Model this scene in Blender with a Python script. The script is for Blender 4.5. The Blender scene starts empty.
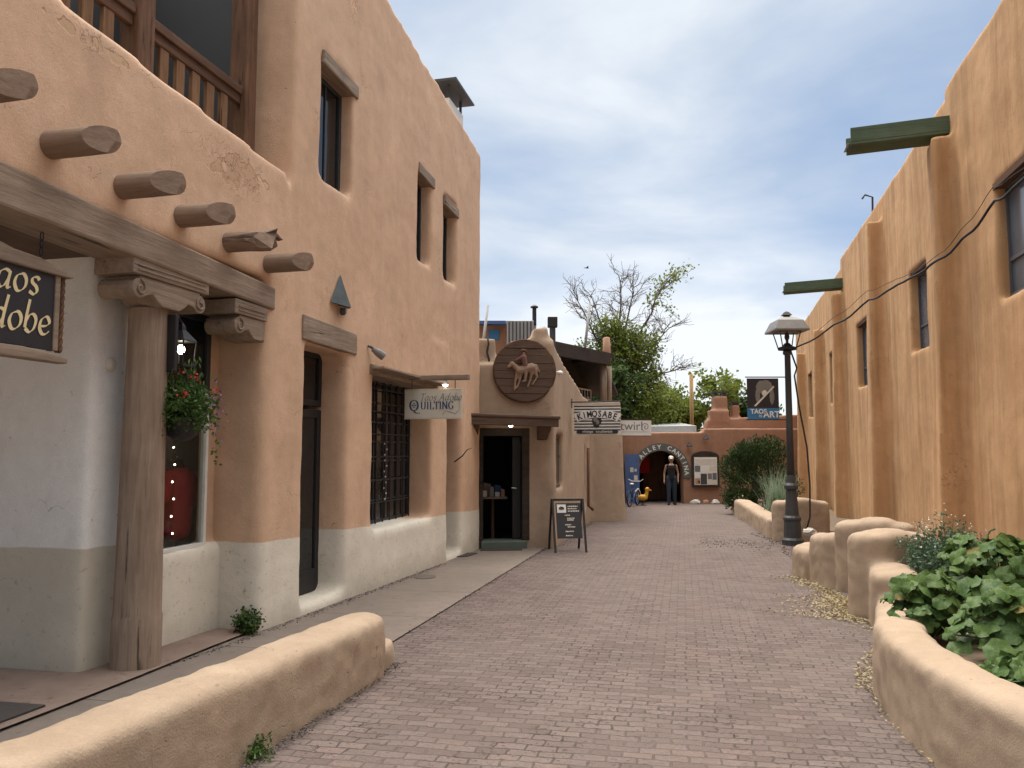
import bpy, bmesh, math, random
from mathutils import Vector, Matrix, noise as mnoise
R = math.radians
sin, cos, pi = math.sin, math.cos, math.pi
random.seed(7)
scene = bpy.context.scene
COL = scene.collection

# ---------------------------------------------------------------- camera, sky, sun, exposure
cd = bpy.data.cameras.new('camera'); cam = bpy.data.objects.new('camera', cd); COL.objects.link(cam)
cam.location = (0, 0, 1.55); cam.rotation_euler = (R(94.7), 0, 0)
cd.sensor_width = 36; cd.lens = 28.125; cd.clip_start = .05; cd.clip_end = 3000
scene.camera = cam
SUN_EL, SUN_AZ = 66, -14            # azimuth from +Y towards +X
SUN_STRENGTH, EXPOSURE = 1.5, .72
sd = bpy.data.lights.new('sun', 'SUN'); sd.energy = SUN_STRENGTH; sd.angle = R(28); sd.color = (1, .92, .80)
sun = bpy.data.objects.new('sun', sd); COL.objects.link(sun)
sv = Vector((sin(R(SUN_AZ))*cos(R(SUN_EL)), cos(R(SUN_AZ))*cos(R(SUN_EL)), sin(R(SUN_EL))))
sun.rotation_euler = sv.to_track_quat('Z', 'Y').to_euler(); sun.location = (6, 4, 30)
scene.view_settings.view_transform = 'Standard'; scene.view_settings.look = 'None'
scene.view_settings.exposure = EXPOSURE; scene.view_settings.gamma = 1
scene.cycles.use_denoising = True
scene.cycles.max_bounces = 6; scene.cycles.diffuse_bounces = 3; scene.cycles.glossy_bounces = 3
scene.cycles.transparent_max_bounces = 8

W = bpy.data.worlds.new('World'); scene.world = W; W.use_nodes = True
nt = W.node_tree; nt.nodes.clear()
class NT:
    """small node helper"""
    def __init__(s, t): s.t = t
    def n(s, typ, ins=None, **props):
        nd = s.t.nodes.new(typ)
        for k, v in props.items(): setattr(nd, k, v)
        for k, v in (ins or {}).items():
            if isinstance(v, bpy.types.NodeSocket): s.t.links.new(v, nd.inputs[k])
            else: nd.inputs[k].default_value = v
        return nd
    def math(s, op, a, b=0.0, clamp=False):
        return s.n('ShaderNodeMath', {0: a, 1: b}, operation=op, use_clamp=clamp).outputs[0]
    def ramp(s, f, stops, interp='LINEAR'):
        nd = s.n('ShaderNodeValToRGB', {0: f}); cr = nd.color_ramp; cr.interpolation = interp
        while len(cr.elements) < len(stops): cr.elements.new(.5)
        for e, (p, c) in zip(cr.elements, stops):
            e.position = p; e.color = (*c, 1) if not isinstance(c, (int, float)) else (c, c, c, 1)
        return nd.outputs[0]
    def mix(s, f, a, b, mode='MIX'):
        nd = s.n('ShaderNodeMix', data_type='RGBA', blend_type=mode)
        for i, v in ((0, f), (6, a), (7, b)):
            if isinstance(v, bpy.types.NodeSocket): s.t.links.new(v, nd.inputs[i])
            else: nd.inputs[i].default_value = v if i == 0 else (*v[:3], 1)
        return nd.outputs[2]
    def noise(s, vec, scale, detail=4, rough=.55, dist=0):
        return s.n('ShaderNodeTexNoise', {'Vector': vec, 'Scale': scale, 'Detail': detail, 'Roughness': rough, 'Distortion': dist}).outputs[0]
    def map(s, vec, scale=(1, 1, 1), rot=(0, 0, 0), loc=(0, 0, 0)):
        return s.n('ShaderNodeMapping', {0: vec, 'Scale': scale, 'Rotation': rot, 'Location': loc}).outputs[0]
w = NT(nt)
sky = w.n('ShaderNodeTexSky', sky_type='NISHITA', sun_disc=False, sun_elevation=R(SUN_EL), sun_rotation=R(SUN_AZ), altitude=2100)
dirv = w.n('ShaderNodeTexCoord').outputs['Generated']
sep = w.n('ShaderNodeSeparateXYZ', {0: dirv})
zc = w.math('ADD', w.math('MAXIMUM', sep.outputs[2], 0.0), .22)
uv = w.n('ShaderNodeCombineXYZ', {0: w.math('DIVIDE', sep.outputs[0], zc), 1: w.math('DIVIDE', sep.outputs[1], zc), 2: 0.0}).outputs[0]
uv = w.map(uv, scale=(1.0, 1.35, 1), rot=(0, 0, R(14)), loc=(.4, .55, 0))
c1 = w.noise(uv, .62, 6, .5, .25)
c2 = w.noise(w.map(uv, loc=(5.3, 2.2, 1)), 1.5, 8, .52, .35)
mask = w.ramp(w.math('ADD', c1, w.math('MULTIPLY', w.math('SUBTRACT', c2, .5), .35)), [(.33, 0), (.66, 1)])
low = w.ramp(sep.outputs[2], [(.02, 1), (.33, 0)])            # cloud bank thickens towards the horizon
mask = w.math('ADD', mask, w.math('MULTIPLY', low, .75), clamp=True)
mask = w.math('MULTIPLY', mask, .87)
shade = w.ramp(w.math('ADD', w.math('MULTIPLY', c2, .7), w.math('MULTIPLY', low, .25)), [(.20, (.30, .365, .445)), (.57, (.63, .65, .665))])
blue = w.mix(1.0, sky.outputs[0], (.115, .105, .10), 'MULTIPLY')
blue = w.mix(.6, blue, (.20, .28, .41))
skyc = w.mix(mask, blue, shade)
bright = w.ramp(sep.outputs[2], [(.58, 1.0), (.95, 1.0)])
boost = w.math('ADD', 1.0, w.math('MULTIPLY', w.ramp(sep.outputs[2], [(.56, 0), (.88, 1)]), 4.3))
skyc = w.mix(w.ramp(sep.outputs[2], [(.56, 0), (.85, 1)]), skyc, (.62, .60, .56))      # unseen zenith whitened and brightened round the veiled sun, for soft overhead light
boost = w.math('MULTIPLY', boost, w.ramp(w.math('ADD', w.math('MULTIPLY', sep.outputs[1], .5), .5), [(.18, .55), (.60, 1.0)]))      # unseen sky behind the camera dimmed, so faces turned there go darker
bg = w.n('ShaderNodeBackground', {0: skyc, 1: boost})
nt.links.new(bg.outputs[0], w.n('ShaderNodeOutputWorld').inputs[0])

# ---------------------------------------------------------------- helpers: frames, meshes, things
K = .015                                             # the alley falls gently away from the camera
def gz(y): return -K*min(y, 60)
class Fr:
    """wall frame: x along the wall, y into it, z up"""
    def __init__(s, ox, oy, ang, oz=0):
        s.o = Vector((ox, oy, oz)); s.a = ang
        s.M = Matrix.Translation(s.o) @ Matrix.Rotation(ang, 4, 'Z')
    def __call__(s, x, y, z): return s.M @ Vector((x, y, z))
    def sub(s, x, y, z, da=0):
        p = s(x, y, z); return Fr(p.x, p.y, s.a+da, p.z)
WORLD = Fr(0, 0, 0)
INV = {}
def thing(name, label, cat, loc, rz=0, group=None):
    o = bpy.data.objects.new(name, None); COL.objects.link(o)
    o.empty_display_size = .2; o.location = loc; o.rotation_euler = (0, 0, rz)
    INV[o.name] = (Matrix.Translation(Vector(loc)) @ Matrix.Rotation(rz, 4, 'Z')).inverted()
    tag(o, label, cat, group); return o
def tag(o, label, cat, group=None):
    o['label'] = label; o['category'] = cat
    if group: o['group'] = group
    return o
class MB:
    def __init__(s, fr=WORLD): s.v = []; s.f = []; s.fr = fr
    def add(s, vs, fs):
        b = len(s.v); s.v += [s.fr(*p) for p in vs]; s.f += [tuple(b+i for i in f) for f in fs]; return s
    def hexa(s, p):
        return s.add(p, [(0, 3, 2, 1), (4, 5, 6, 7), (0, 1, 5, 4), (1, 2, 6, 5), (2, 3, 7, 6), (3, 0, 4, 7)])
    def box(s, x0, x1, y0, y1, z0, z1, zt1=None, zb1=None):
        a = z1 if zt1 is None else zt1; b = z0 if zb1 is None else zb1
        return s.hexa([(x0, y0, z0), (x1, y0, b), (x1, y1, b), (x0, y1, z0), (x0, y0, z1), (x1, y0, a), (x1, y1, a), (x0, y1, z1)])
    def quad(s, a, b, c, d): return s.add([a, b, c, d], [(0, 1, 2, 3)])
    def tube(s, pts, r, n=8, cap=True):
        pts = [Vector(p) for p in pts]; rs = r if isinstance(r, (list, tuple)) else [r]*len(pts)
        vs = []; fs = []; ref = None
        for i, p in enumerate(pts):
            d = (pts[min(i+1, len(pts)-1)]-pts[max(i-1, 0)]).normalized()
            if ref is None: ref = Vector((0, 0, 1)) if abs(d.z) < .9 else Vector((1, 0, 0))
            a = d.cross(ref).normalized(); b = d.cross(a); ref = -b if False else a.cross(d)
            for k in range(n):
                t = 2*pi*k/n; vs.append(p+(a*cos(t)+b*sin(t))*rs[i])
        for i in range(len(pts)-1):
            for k in range(n): fs.append((i*n+k, i*n+(k+1) % n, (i+1)*n+(k+1) % n, (i+1)*n+k))
        if cap: fs += [tuple(range(n))[::-1], tuple((len(pts)-1)*n+k for k in range(n))]
        return s.add(vs, fs)
    def lathe(s, prof, c=(0, 0, 0), n=16, ang=0):
        vs = [(c[0]+r*cos(2*pi*k/n+ang), c[1]+r*sin(2*pi*k/n+ang), c[2]+z) for r, z in prof for k in range(n)]
        fs = [(i*n+k, i*n+(k+1) % n, (i+1)*n+(k+1) % n, (i+1)*n+k) for i in range(len(prof)-1) for k in range(n)]
        fs += [tuple(range(n))[::-1], tuple((len(prof)-1)*n+k for k in range(n))]
        return s.add(vs, fs)
    def ell(s, c, r, n=12, m=8):
        r = r if isinstance(r, (tuple, list)) else (r, r, r)
        vs = [(c[0], c[1], c[2]-r[2])]
        for i in range(1, m):
            t = pi*i/m
            for k in range(n): vs.append((c[0]+r[0]*sin(t)*cos(2*pi*k/n), c[1]+r[1]*sin(t)*sin(2*pi*k/n), c[2]-r[2]*cos(t)))
        vs.append((c[0], c[1], c[2]+r[2])); e = len(vs)-1
        fs = [(0, 1+(k+1) % n, 1+k) for k in range(n)]
        fs += [(1+i*n+k, 1+i*n+(k+1) % n, 1+(i+1)*n+(k+1) % n, 1+(i+1)*n+k) for i in range(m-2) for k in range(n)]
        fs += [(e, 1+(m-2)*n+k, 1+(m-2)*n+(k+1) % n) for k in range(n)]
        return s.add(vs, fs)
    def limb(s, p0, r0, p1, r1, n=10):
        s.tube([p0, p1], [r0, r1], n); s.ell(p0, r0, n, 6); return s.ell(p1, r1, n, 6)
    def prism(s, outline, y0, y1):
        n = len(outline)
        vs = [(x, y0, z) for x, z in outline]+[(x, y1, z) for x, z in outline]
        return s.add(vs, [tuple(range(n)), tuple(range(2*n-1, n-1, -1))]+[(k+n, (k+1) % n+n, (k+1) % n, k) for k in range(n)])
    def leaf(s, p, L, wd, d=None, fold=.25):
        """one bent leaf: two triangles pairs round a midrib"""
        d = d or Vector((random.gauss(0, 1), random.gauss(0, 1), random.gauss(0, .8))).normalized()
        sd = d.cross(Vector((random.gauss(0, 1), random.gauss(0, 1), random.gauss(0, 1)))).normalized()
        up = d.cross(sd); p = Vector(p)
        return s.add([p, p+d*L*.5+sd*wd+up*fold*wd, p+d*L, p+d*L*.5-sd*wd+up*fold*wd], [(0, 1, 2), (0, 2, 3)])
    def build(s, name, mat, parent=None, smooth=False, bevel=0, loc=None, mods=None, fix=True):
        me = bpy.data.meshes.new(name)
        if parent is not None: iv = INV[parent.name]
        else:
            if loc is None:
                xs = [p.x for p in s.v]; ys = [p.y for p in s.v]; loc = ((min(xs)+max(xs))/2, (min(ys)+max(ys))/2, min(p.z for p in s.v))
            iv = Matrix.Translation(Vector(loc)).inverted()
        me.from_pydata([iv @ p for p in s.v], [], s.f); me.update()
        if fix:
            bm = bmesh.new(); bm.from_mesh(me); bmesh.ops.recalc_face_normals(bm, faces=bm.faces); bm.to_mesh(me); bm.free()
        o = bpy.data.objects.new(name, me); COL.objects.link(o)
        if mat: me.materials.append(mat)
        if parent is not None: o.parent = parent; INV[o.name] = iv
        else: o.location = loc; INV[o.name] = iv
        if bevel:
            b = o.modifiers.new('bevel', 'BEVEL'); b.width = bevel; b.segments = 2; b.limit_method = 'ANGLE'
        if mods: mods(o); bake(o)
        if smooth:
            for p in o.data.polygons: p.use_smooth = True
        return o
def bake(o):
    dg = bpy.context.evaluated_depsgraph_get(); dg.update()
    me = bpy.data.meshes.new_from_object(o.evaluated_get(dg)); old = o.data
    o.modifiers.clear(); o.data = me; bpy.data.meshes.remove(old)
TEX = {}
def cloudtex(size):
    if size not in TEX:
        t = bpy.data.textures.new('lumps', 'CLOUDS'); t.noise_scale = size; t.noise_depth = 2; TEX[size] = t
    return TEX[size]
def soft(voxel, it, lump=.02, size=.5, fine=.0):
    """melt a stack of solids into one hand-plastered body"""
    def f(o):
        m = o.modifiers.new('r', 'REMESH'); m.mode = 'VOXEL'; m.voxel_size = voxel
        m = o.modifiers.new('s', 'SMOOTH'); m.factor = .5; m.iterations = it
        if lump:
            m = o.modifiers.new('d', 'DISPLACE'); m.texture = cloudtex(size); m.strength = lump; m.mid_level = .5; m.texture_coords = 'GLOBAL'
        if fine:
            m = o.modifiers.new('d2', 'DISPLACE'); m.texture = cloudtex(.12); m.strength = fine; m.mid_level = .5; m.texture_coords = 'GLOBAL'
    return f
def structure(o): o['kind'] = 'structure'; return o
def stuff(o): o['kind'] = 'stuff'; return o

# ---------------------------------------------------------------- materials
def newmat(name):
    m = bpy.data.materials.new(name); m.use_nodes = True; m.node_tree.nodes.clear()
    return m, NT(m.node_tree)
def finish(t, color, rough=.85, normal=None, **kw):
    ins = {'Base Color': color if isinstance(color, bpy.types.NodeSocket) else (*color[:3], 1), 'Roughness': rough}
    if normal is not None: ins['Normal'] = normal
    ins.update(kw)
    b = t.n('ShaderNodeBsdfPrincipled', ins)
    t.t.links.new(b.outputs[0], t.n('ShaderNodeOutputMaterial').inputs[0]); return b
def obj_co(t): return t.n('ShaderNodeTexCoord').outputs['Object']
def adobe_mat(name, a, b, streak=.25, paint=None, paint2=None, spots=None, bump=.5, stain=None):
    """a/b the two plaster tones; paint=(z, slope, colour) a painted dado; spots=[(x,z,rx,rz,colour)] flaking patches"""
    m, t = newmat(name); co = obj_co(t); sp = t.n('ShaderNodeSeparateXYZ', {0: co})
    x, y, z = sp.outputs
    n1 = t.noise(co, .9, 5, .6); n2 = t.noise(co, 6, 6, .65); n3 = t.noise(t.map(co, (3.0, 3.0, .22)), 1.1, 7, .68)
    fine = t.noise(co, 90, 3, .6)
    c = t.mix(t.ramp(n1, [(.3, 0), (.7, 1)]), a, b)
    c = t.mix(t.math('MULTIPLY', t.ramp(n3, [(.45, 0), (.72, 1)]), streak), c, tuple(k*.5 for k in a))
    c = t.mix(t.math('MULTIPLY', t.ramp(n3, [(.52, 1), (.3, 0)]), streak*.0), c, b)
    c = t.mix(t.math('MULTIPLY', t.ramp(t.noise(t.map(co, (3.2, 3.2, .2), loc=(3, 1, 2)), 1.4, 4, .6), [(.5, 0), (.75, 1)]), streak*.8), c, tuple(min(1, k*1.28) for k in b))
    c = t.mix(t.ramp(n2, [(.3, .22), (.6, 0)]), c, tuple(k*.62 for k in a))
    c = t.mix(t.ramp(fine, [(.35, .18), (.6, 0)]), c, tuple(k*.5 for k in a))
    # blotchy repairs, water marks and hairline cracks
    pat = t.noise(t.map(co, (1, 1, .7), loc=(7, 3, 1)), 1.5, 7, .62)
    c = t.mix(t.ramp(pat, [(.56, 0), (.62, .22)]), c, tuple(min(1, k*1.18) for k in b))
    c = t.mix(t.ramp(pat, [(.38, .20), (.445, 0)]), c, tuple(k*.68 for k in a))
    wob_ = t.n('ShaderNodeVectorMath', {0: co, 1: t.n('ShaderNodeTexNoise', {'Vector': co, 'Scale': 2.6, 'Detail': 6.0}).outputs[1]}, operation='ADD').outputs[0]
    ck = t.n('ShaderNodeTexVoronoi', {'Vector': wob_, 'Scale': 1.3}, feature='DISTANCE_TO_EDGE').outputs[0]
    ck = t.math('MULTIPLY', t.ramp(ck, [(.0, 1), (.007, 0)]), t.ramp(t.noise(co, 1.1, 3, .5, 0), [(.54, 0), (.62, .65)]))
    pits = t.ramp(t.noise(co, 24, 3, .5), [(.24, .6), (.28, 0)])
    c = t.mix(t.math('MAXIMUM', ck, pits), c, tuple(k*.40 for k in a))
    hgt = t.math('SUBTRACT', t.math('ADD', t.math('MULTIPLY', n2, .6), t.math('MULTIPLY', fine, .25)), t.math('MULTIPLY', t.math('MAXIMUM', ck, pits), .6))
    if paint:
        pz, ps, pc = paint
        lim = t.math('ADD', t.math('ADD', pz, t.math('MULTIPLY', x, ps)), t.math('MULTIPLY', t.math('SUBTRACT', t.noise(co, 2.2, 4), .5), .05))
        f = t.math('MULTIPLY', t.math('SUBTRACT', lim, z), 90, clamp=True)
        pcol = t.mix(t.ramp(t.noise(co, 1.7, 6, .65), [(.35, 0), (.7, .55)]), pc, tuple(k*.72 for k in pc))
        pcol = t.mix(t.ramp(t.noise(t.map(co, (2, 2, 2)), 9, 6, .7), [(.28, .6), (.42, 0)]), pcol, (.20, .15, .11))
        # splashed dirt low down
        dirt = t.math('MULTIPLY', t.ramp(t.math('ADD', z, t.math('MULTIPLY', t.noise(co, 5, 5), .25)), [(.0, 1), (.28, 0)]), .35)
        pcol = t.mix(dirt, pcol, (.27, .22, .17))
        c = t.mix(f, c, pcol)
    for (sx, sz, rx, rz, colr) in spots or []:
        dx = t.math('DIVIDE', t.math('SUBTRACT', x, sx), rx); dz = t.math('DIVIDE', t.math('SUBTRACT', z, sz), rz)
        d = t.math('SQRT', t.math('ADD', t.math('MULTIPLY', dx, dx), t.math('MULTIPLY', dz, dz)))
        reg = t.math('SUBTRACT', 1.0, d, clamp=True)
        wv = t.n('ShaderNodeTexVoronoi', {'Vector': t.n('ShaderNodeVectorMath', {0: co, 1: t.n('ShaderNodeTexNoise', {'Vector': co, 'Scale': 7.0, 'Detail': 5.0}).outputs[1]}, operation='ADD').outputs[0], 'Scale': 2.6}, feature='DISTANCE_TO_EDGE').outputs[0]
        crack = t.math('MULTIPLY', t.ramp(wv, [(.0, .8), (.018, 0)]), t.math('MULTIPLY', reg, 1.6, clamp=True))
        flake = t.math('MULTIPLY', t.ramp(t.math('MULTIPLY', t.noise(co, 4.5, 5, .5), t.math('ADD', reg, .35)), [(.46, 0), (.475, 1)]), t.math('MULTIPLY', reg, 4, clamp=True))
        c = t.mix(flake, c, colr); c = t.mix(crack, c, (.16, .09, .05))
        hgt = t.math('SUBTRACT', hgt, t.math('MULTIPLY', t.math('ADD', crack, flake), .8))
    bmp = t.n('ShaderNodeBump', {'Strength': bump, 'Distance': .025, 'Height': hgt}).outputs[0]
    finish(t, c, .92, bmp, **{'Specular IOR Level': .2}); return m
def wood_mat(name, a, b, axis='X', scale=1, rough=.8, bump=.5, crack=True):
    m, t = newmat(name); co = obj_co(t)
    s = {'X': (.9, 11, 11), 'Y': (11, .9, 11), 'Z': (11, 11, .9)}[axis]
    g = t.noise(t.map(co, tuple(k*scale for k in s)), 2.2, 7, .65, .4)
    g2 = t.noise(co, 3, 5, .6)
    c = t.mix(t.ramp(g, [(.3, 0), (.7, 1)]), a, b)
    c = t.mix(t.ramp(g2, [(.35, .35), (.65, 0)]), c, tuple(k*.55 for k in a))
    h = g
    if crack:
        k = t.ramp(t.noise(t.map(co, tuple(k*scale*.7 for k in s), loc=(4, 4, 4)), 1.6, 5, .5), [(.30, 1), (.345, 0)])
        c = t.mix(t.math('MULTIPLY', k, .8), c, tuple(k*.2 for k in a)); h = t.math('SUBTRACT', g, k)
    finish(t, c, rough, t.n('ShaderNodeBump', {'Strength': bump, 'Distance': .012, 'Height': h}).outputs[0], **{'Specular IOR Level': .25}); return m
def plain(name, col, rough=.6, var=.25, scale=14, bump=.15, metallic=0, **kw):
    m, t = newmat(name); co = obj_co(t); n = t.noise(co, scale, 5, .6)
    c = t.mix(t.math('MULTIPLY', t.ramp(n, [(.3, 1), (.65, 0)]), var), col, tuple(k*.45 for k in col))
    finish(t, c, rough, t.n('ShaderNodeBump', {'Strength': bump, 'Distance': .01, 'Height': n}).outputs[0], Metallic=metallic, **kw); return m
def leaf_mat(name, a, b, scale=2.5, rough=.55, trans=.25):
    m, t = newmat(name); co = obj_co(t); n = t.noise(co, scale, 3, .6); n2 = t.noise(co, scale*14, 2)
    c = t.mix(t.ramp(t.math('ADD', t.math('MULTIPLY', n, .5), t.math('MULTIPLY', n2, .5)), [(.36, 0), (.64, 1)]), a, b)
    p = t.n('ShaderNodeBsdfPrincipled', {'Base Color': c, 'Roughness': rough, 'Specular IOR Level': .18})
    tr = t.n('ShaderNodeBsdfTranslucent', {0: c})
    t.t.links.new(t.n('ShaderNodeMixShader', {0: trans, 1: p.outputs[0], 2: tr.outputs[0]}).outputs[0], t.n('ShaderNodeOutputMaterial').inputs[0]); return m
def emit(name, col, s):
    m, t = newmat(name); t.t.links.new(t.n('ShaderNodeEmission', {0: (*col, 1), 1: s}).outputs[0], t.n('ShaderNodeOutputMaterial').inputs[0]); return m
def glass_mat(name, tint=(.8, .85, .85)):
    m, t = newmat(name)
    fr = t.n('ShaderNodeFresnel', {0: 1.5}).outputs[0]
    fr = t.math('MULTIPLY', fr, t.math('SUBTRACT', 1.0, t.n('ShaderNodeNewGeometry').outputs['Backfacing']))
    mx = t.n('ShaderNodeMixShader', {0: fr, 1: t.n('ShaderNodeBsdfTransparent', {0: (*tint, 1)}).outputs[0], 2: t.n('ShaderNodeBsdfGlossy', {0: (1, 1, 1, 1), 1: .03}).outputs[0]})
    t.t.links.new(mx.outputs[0], t.n('ShaderNodeOutputMaterial').inputs[0]); return m

M = {}
PAINTW = (.72, .665, .57)
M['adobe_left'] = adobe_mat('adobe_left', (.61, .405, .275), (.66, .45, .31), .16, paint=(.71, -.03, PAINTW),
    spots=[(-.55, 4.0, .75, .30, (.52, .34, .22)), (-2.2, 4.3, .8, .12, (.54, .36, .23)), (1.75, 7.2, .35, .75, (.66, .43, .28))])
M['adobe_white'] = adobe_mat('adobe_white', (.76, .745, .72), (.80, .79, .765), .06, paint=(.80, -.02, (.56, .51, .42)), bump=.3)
M['adobe_kimo'] = adobe_mat('adobe_kimo', (.37, .275, .20), (.42, .315, .23), .16)
M['adobe_right'] = adobe_mat('adobe_right', (.535, .305, .15), (.61, .375, .20), .75, bump=.45)
M['adobe_far'] = adobe_mat('adobe_far', (.32, .175, .115), (.37, .21, .14), .2)
M['adobe_tan'] = adobe_mat('adobe_tan', (.375, .28, .20), (.445, .34, .25), .16, bump=.35)
M['adobe_curb'] = adobe_mat('adobe_curb', (.335, .24, .165), (.44, .34, .25), .18, bump=.6)
M['beam'] = wood_mat('weathered_beam', (.21, .155, .115), (.36, .28, .215), 'X', bump=.8)
M['viga'] = wood_mat('viga_wood', (.20, .135, .095), (.30, .215, .16), 'Y')
M['post'] = wood_mat('post_wood', (.22, .155, .112), (.35, .265, .20), 'Z', bump=.7)
M['baluster'] = wood_mat('baluster_wood', (.12, .06, .03), (.27, .15, .075), 'Z')
M['dkwood'] = wood_mat('dark_wood', (.085, .042, .025), (.20, .105, .06), 'Z')
M['dkwoodx'] = wood_mat('dark_wood_rail', (.07, .035, .022), (.16, .085, .05), 'X')
M['brownwood'] = wood_mat('brown_plank', (.085, .055, .04), (.15, .10, .072), 'X')
M['roofwood'] = wood_mat('dark_roof_wood', (.03, .022, .018), (.065, .048, .038), 'X')
M['greenwood'] = wood_mat('green_wood', (.07, .105, .065), (.115, .15, .095), 'Y', crack=False)
M['black'] = plain('black_metal', (.012, .012, .013), .6, .2)
M['iron'] = plain('grey_iron', (.05, .052, .055), .5, .4)
M['hood'] = plain('lamp_hood', (.20, .185, .17), .45, .4, 8)
M['dkglass'] = plain('dark_glass', (.012, .014, .016), .06, 0, bump=0)
M['greyglass'] = plain('curtained_glass', (.13, .15, .18), .12, .6, 2.2, 0)
M['frame_dk'] = plain('dark_frame', (.03, .035, .04), .5)
M['frame_gr'] = plain('grey_frame', (.10, .10, .105), .55)
M['white'] = plain('white_paint', (.72, .70, .66), .6, .2)
M['glass'] = glass_mat('shop_glass')
M['interior'] = plain('shop_interior', (.05, .045, .04), .9)
M['stringbulb'] = emit('string_bulb', (1, .86, .66), 9)
M['relief'] = plain('carved_wood', (.30, .205, .145), .85, .4, 10)
M['leaf_dry'] = leaf_mat('dry_leaf', (.20, .17, .05), (.34, .27, .10))
M['shopback'] = plain('shop_backdrop', (.60, .64, .66), .9)
M['red'] = plain('red_cloth', (.40, .02, .025), .9, .4, 8)
M['bulb'] = emit('bulb', (1, .88, .68), 14)
M['leaf'] = leaf_mat('leaf', (.035, .075, .018), (.10, .17, .04))
M['leaf_tree'] = leaf_mat('tree_leaf', (.08, .12, .022), (.25, .29, .06), .6, trans=.4)
M['leaf_dk'] = leaf_mat('dark_leaf', (.022, .045, .014), (.075, .12, .03), .8)
M['juniper'] = leaf_mat('juniper', (.018, .04, .014), (.06, .10, .03), 3, .7, .1)
M['leaf_big'] = leaf_mat('mallow_leaf', (.036, .085, .022), (.12, .185, .05), 5, .5, .2)
M['leaf_blue'] = leaf_mat('blue_leaf', (.06, .11, .07), (.15, .22, .14), 5, .6)
M['grass_blue'] = leaf_mat('blue_grass', (.16, .24, .15), (.36, .44, .32), 3, .6)
M['stem'] = plain('stem', (.12, .17, .06), .7)
M['bark'] = plain('bark', (.16, .125, .10), .9, .5, 6, .4)
M['twig'] = plain('twig', (.13, .105, .09), .9, .3)
M['flower_w'] = plain('white_petal', (.75, .72, .66), .7, 0)
M['flower_r'] = plain('red_petal', (.45, .03, .035), .7, 0)
M['flower_p'] = plain('purple_petal', (.18, .08, .33), .7, 0)
M['steel'] = plain('galvanised', (.42, .43, .44), .4, .4, 5, .1, .6)
M['gold'] = plain('gold_paint', (.74, .62, .36), .5, .2)
M['signblack'] = plain('sign_black', (.018, .017, .022), .55, .3)
M['cream'] = plain('cream_board', (.62, .58, .49), .6, .2, 6, .05)
M['navy'] = plain('navy_paint', (.03, .07, .16), .6, .1)
M['pencil'] = plain('grey_lettering', (.12, .13, .15), .6, 0)
M['blue'] = plain('blue_paint', (.055, .11, .27), .6, .4, 4)
M['skyblue'] = plain('banner_blue', (.03, .17, .36), .6, .1)
M['yellow'] = plain('yellow_paint', (.55, .30, .02), .45, .2)
M['orange'] = plain('orange_paint', (.6, .16, .02), .5, .1)
M['skin'] = plain('skin', (.30, .165, .11), .6, .1)
M['denim'] = plain('denim', (.02, .03, .05), .9, .3)
M['cloth_bk'] = plain('black_cloth', (.006, .006, .007), .9, .1)
M['patina'] = plain('patina', (.07, .085, .085), .55, .8, 12, .3, .4)
M['terracotta'] = plain('terracotta', (.40, .22, .14), .85)
M['mat'] = plain('door_mat', (.05, .04, .035), .95, .4, 40, .4)
M['soil'] = plain('soil', (.17, .125, .085), .95, .7, 10, .6)
M['dirt'] = plain('dirt', (.24, .18, .13), .95, .5, 3, .4)
M['straw'] = plain('straw', (.42, .34, .19), .9, .3)
M['rock'] = plain('pale_rock', (.62, .58, .52), .9, .3, 7, .4)
M['rooflight'] = plain('pale_roof', (.42, .42, .41), .8, .3)
M['green_step'] = plain('green_step', (.09, .115, .095), .7, .3)
M['grey_dark'] = plain('dark_screen', (.045, .047, .05), .6, .2, 2)

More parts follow.
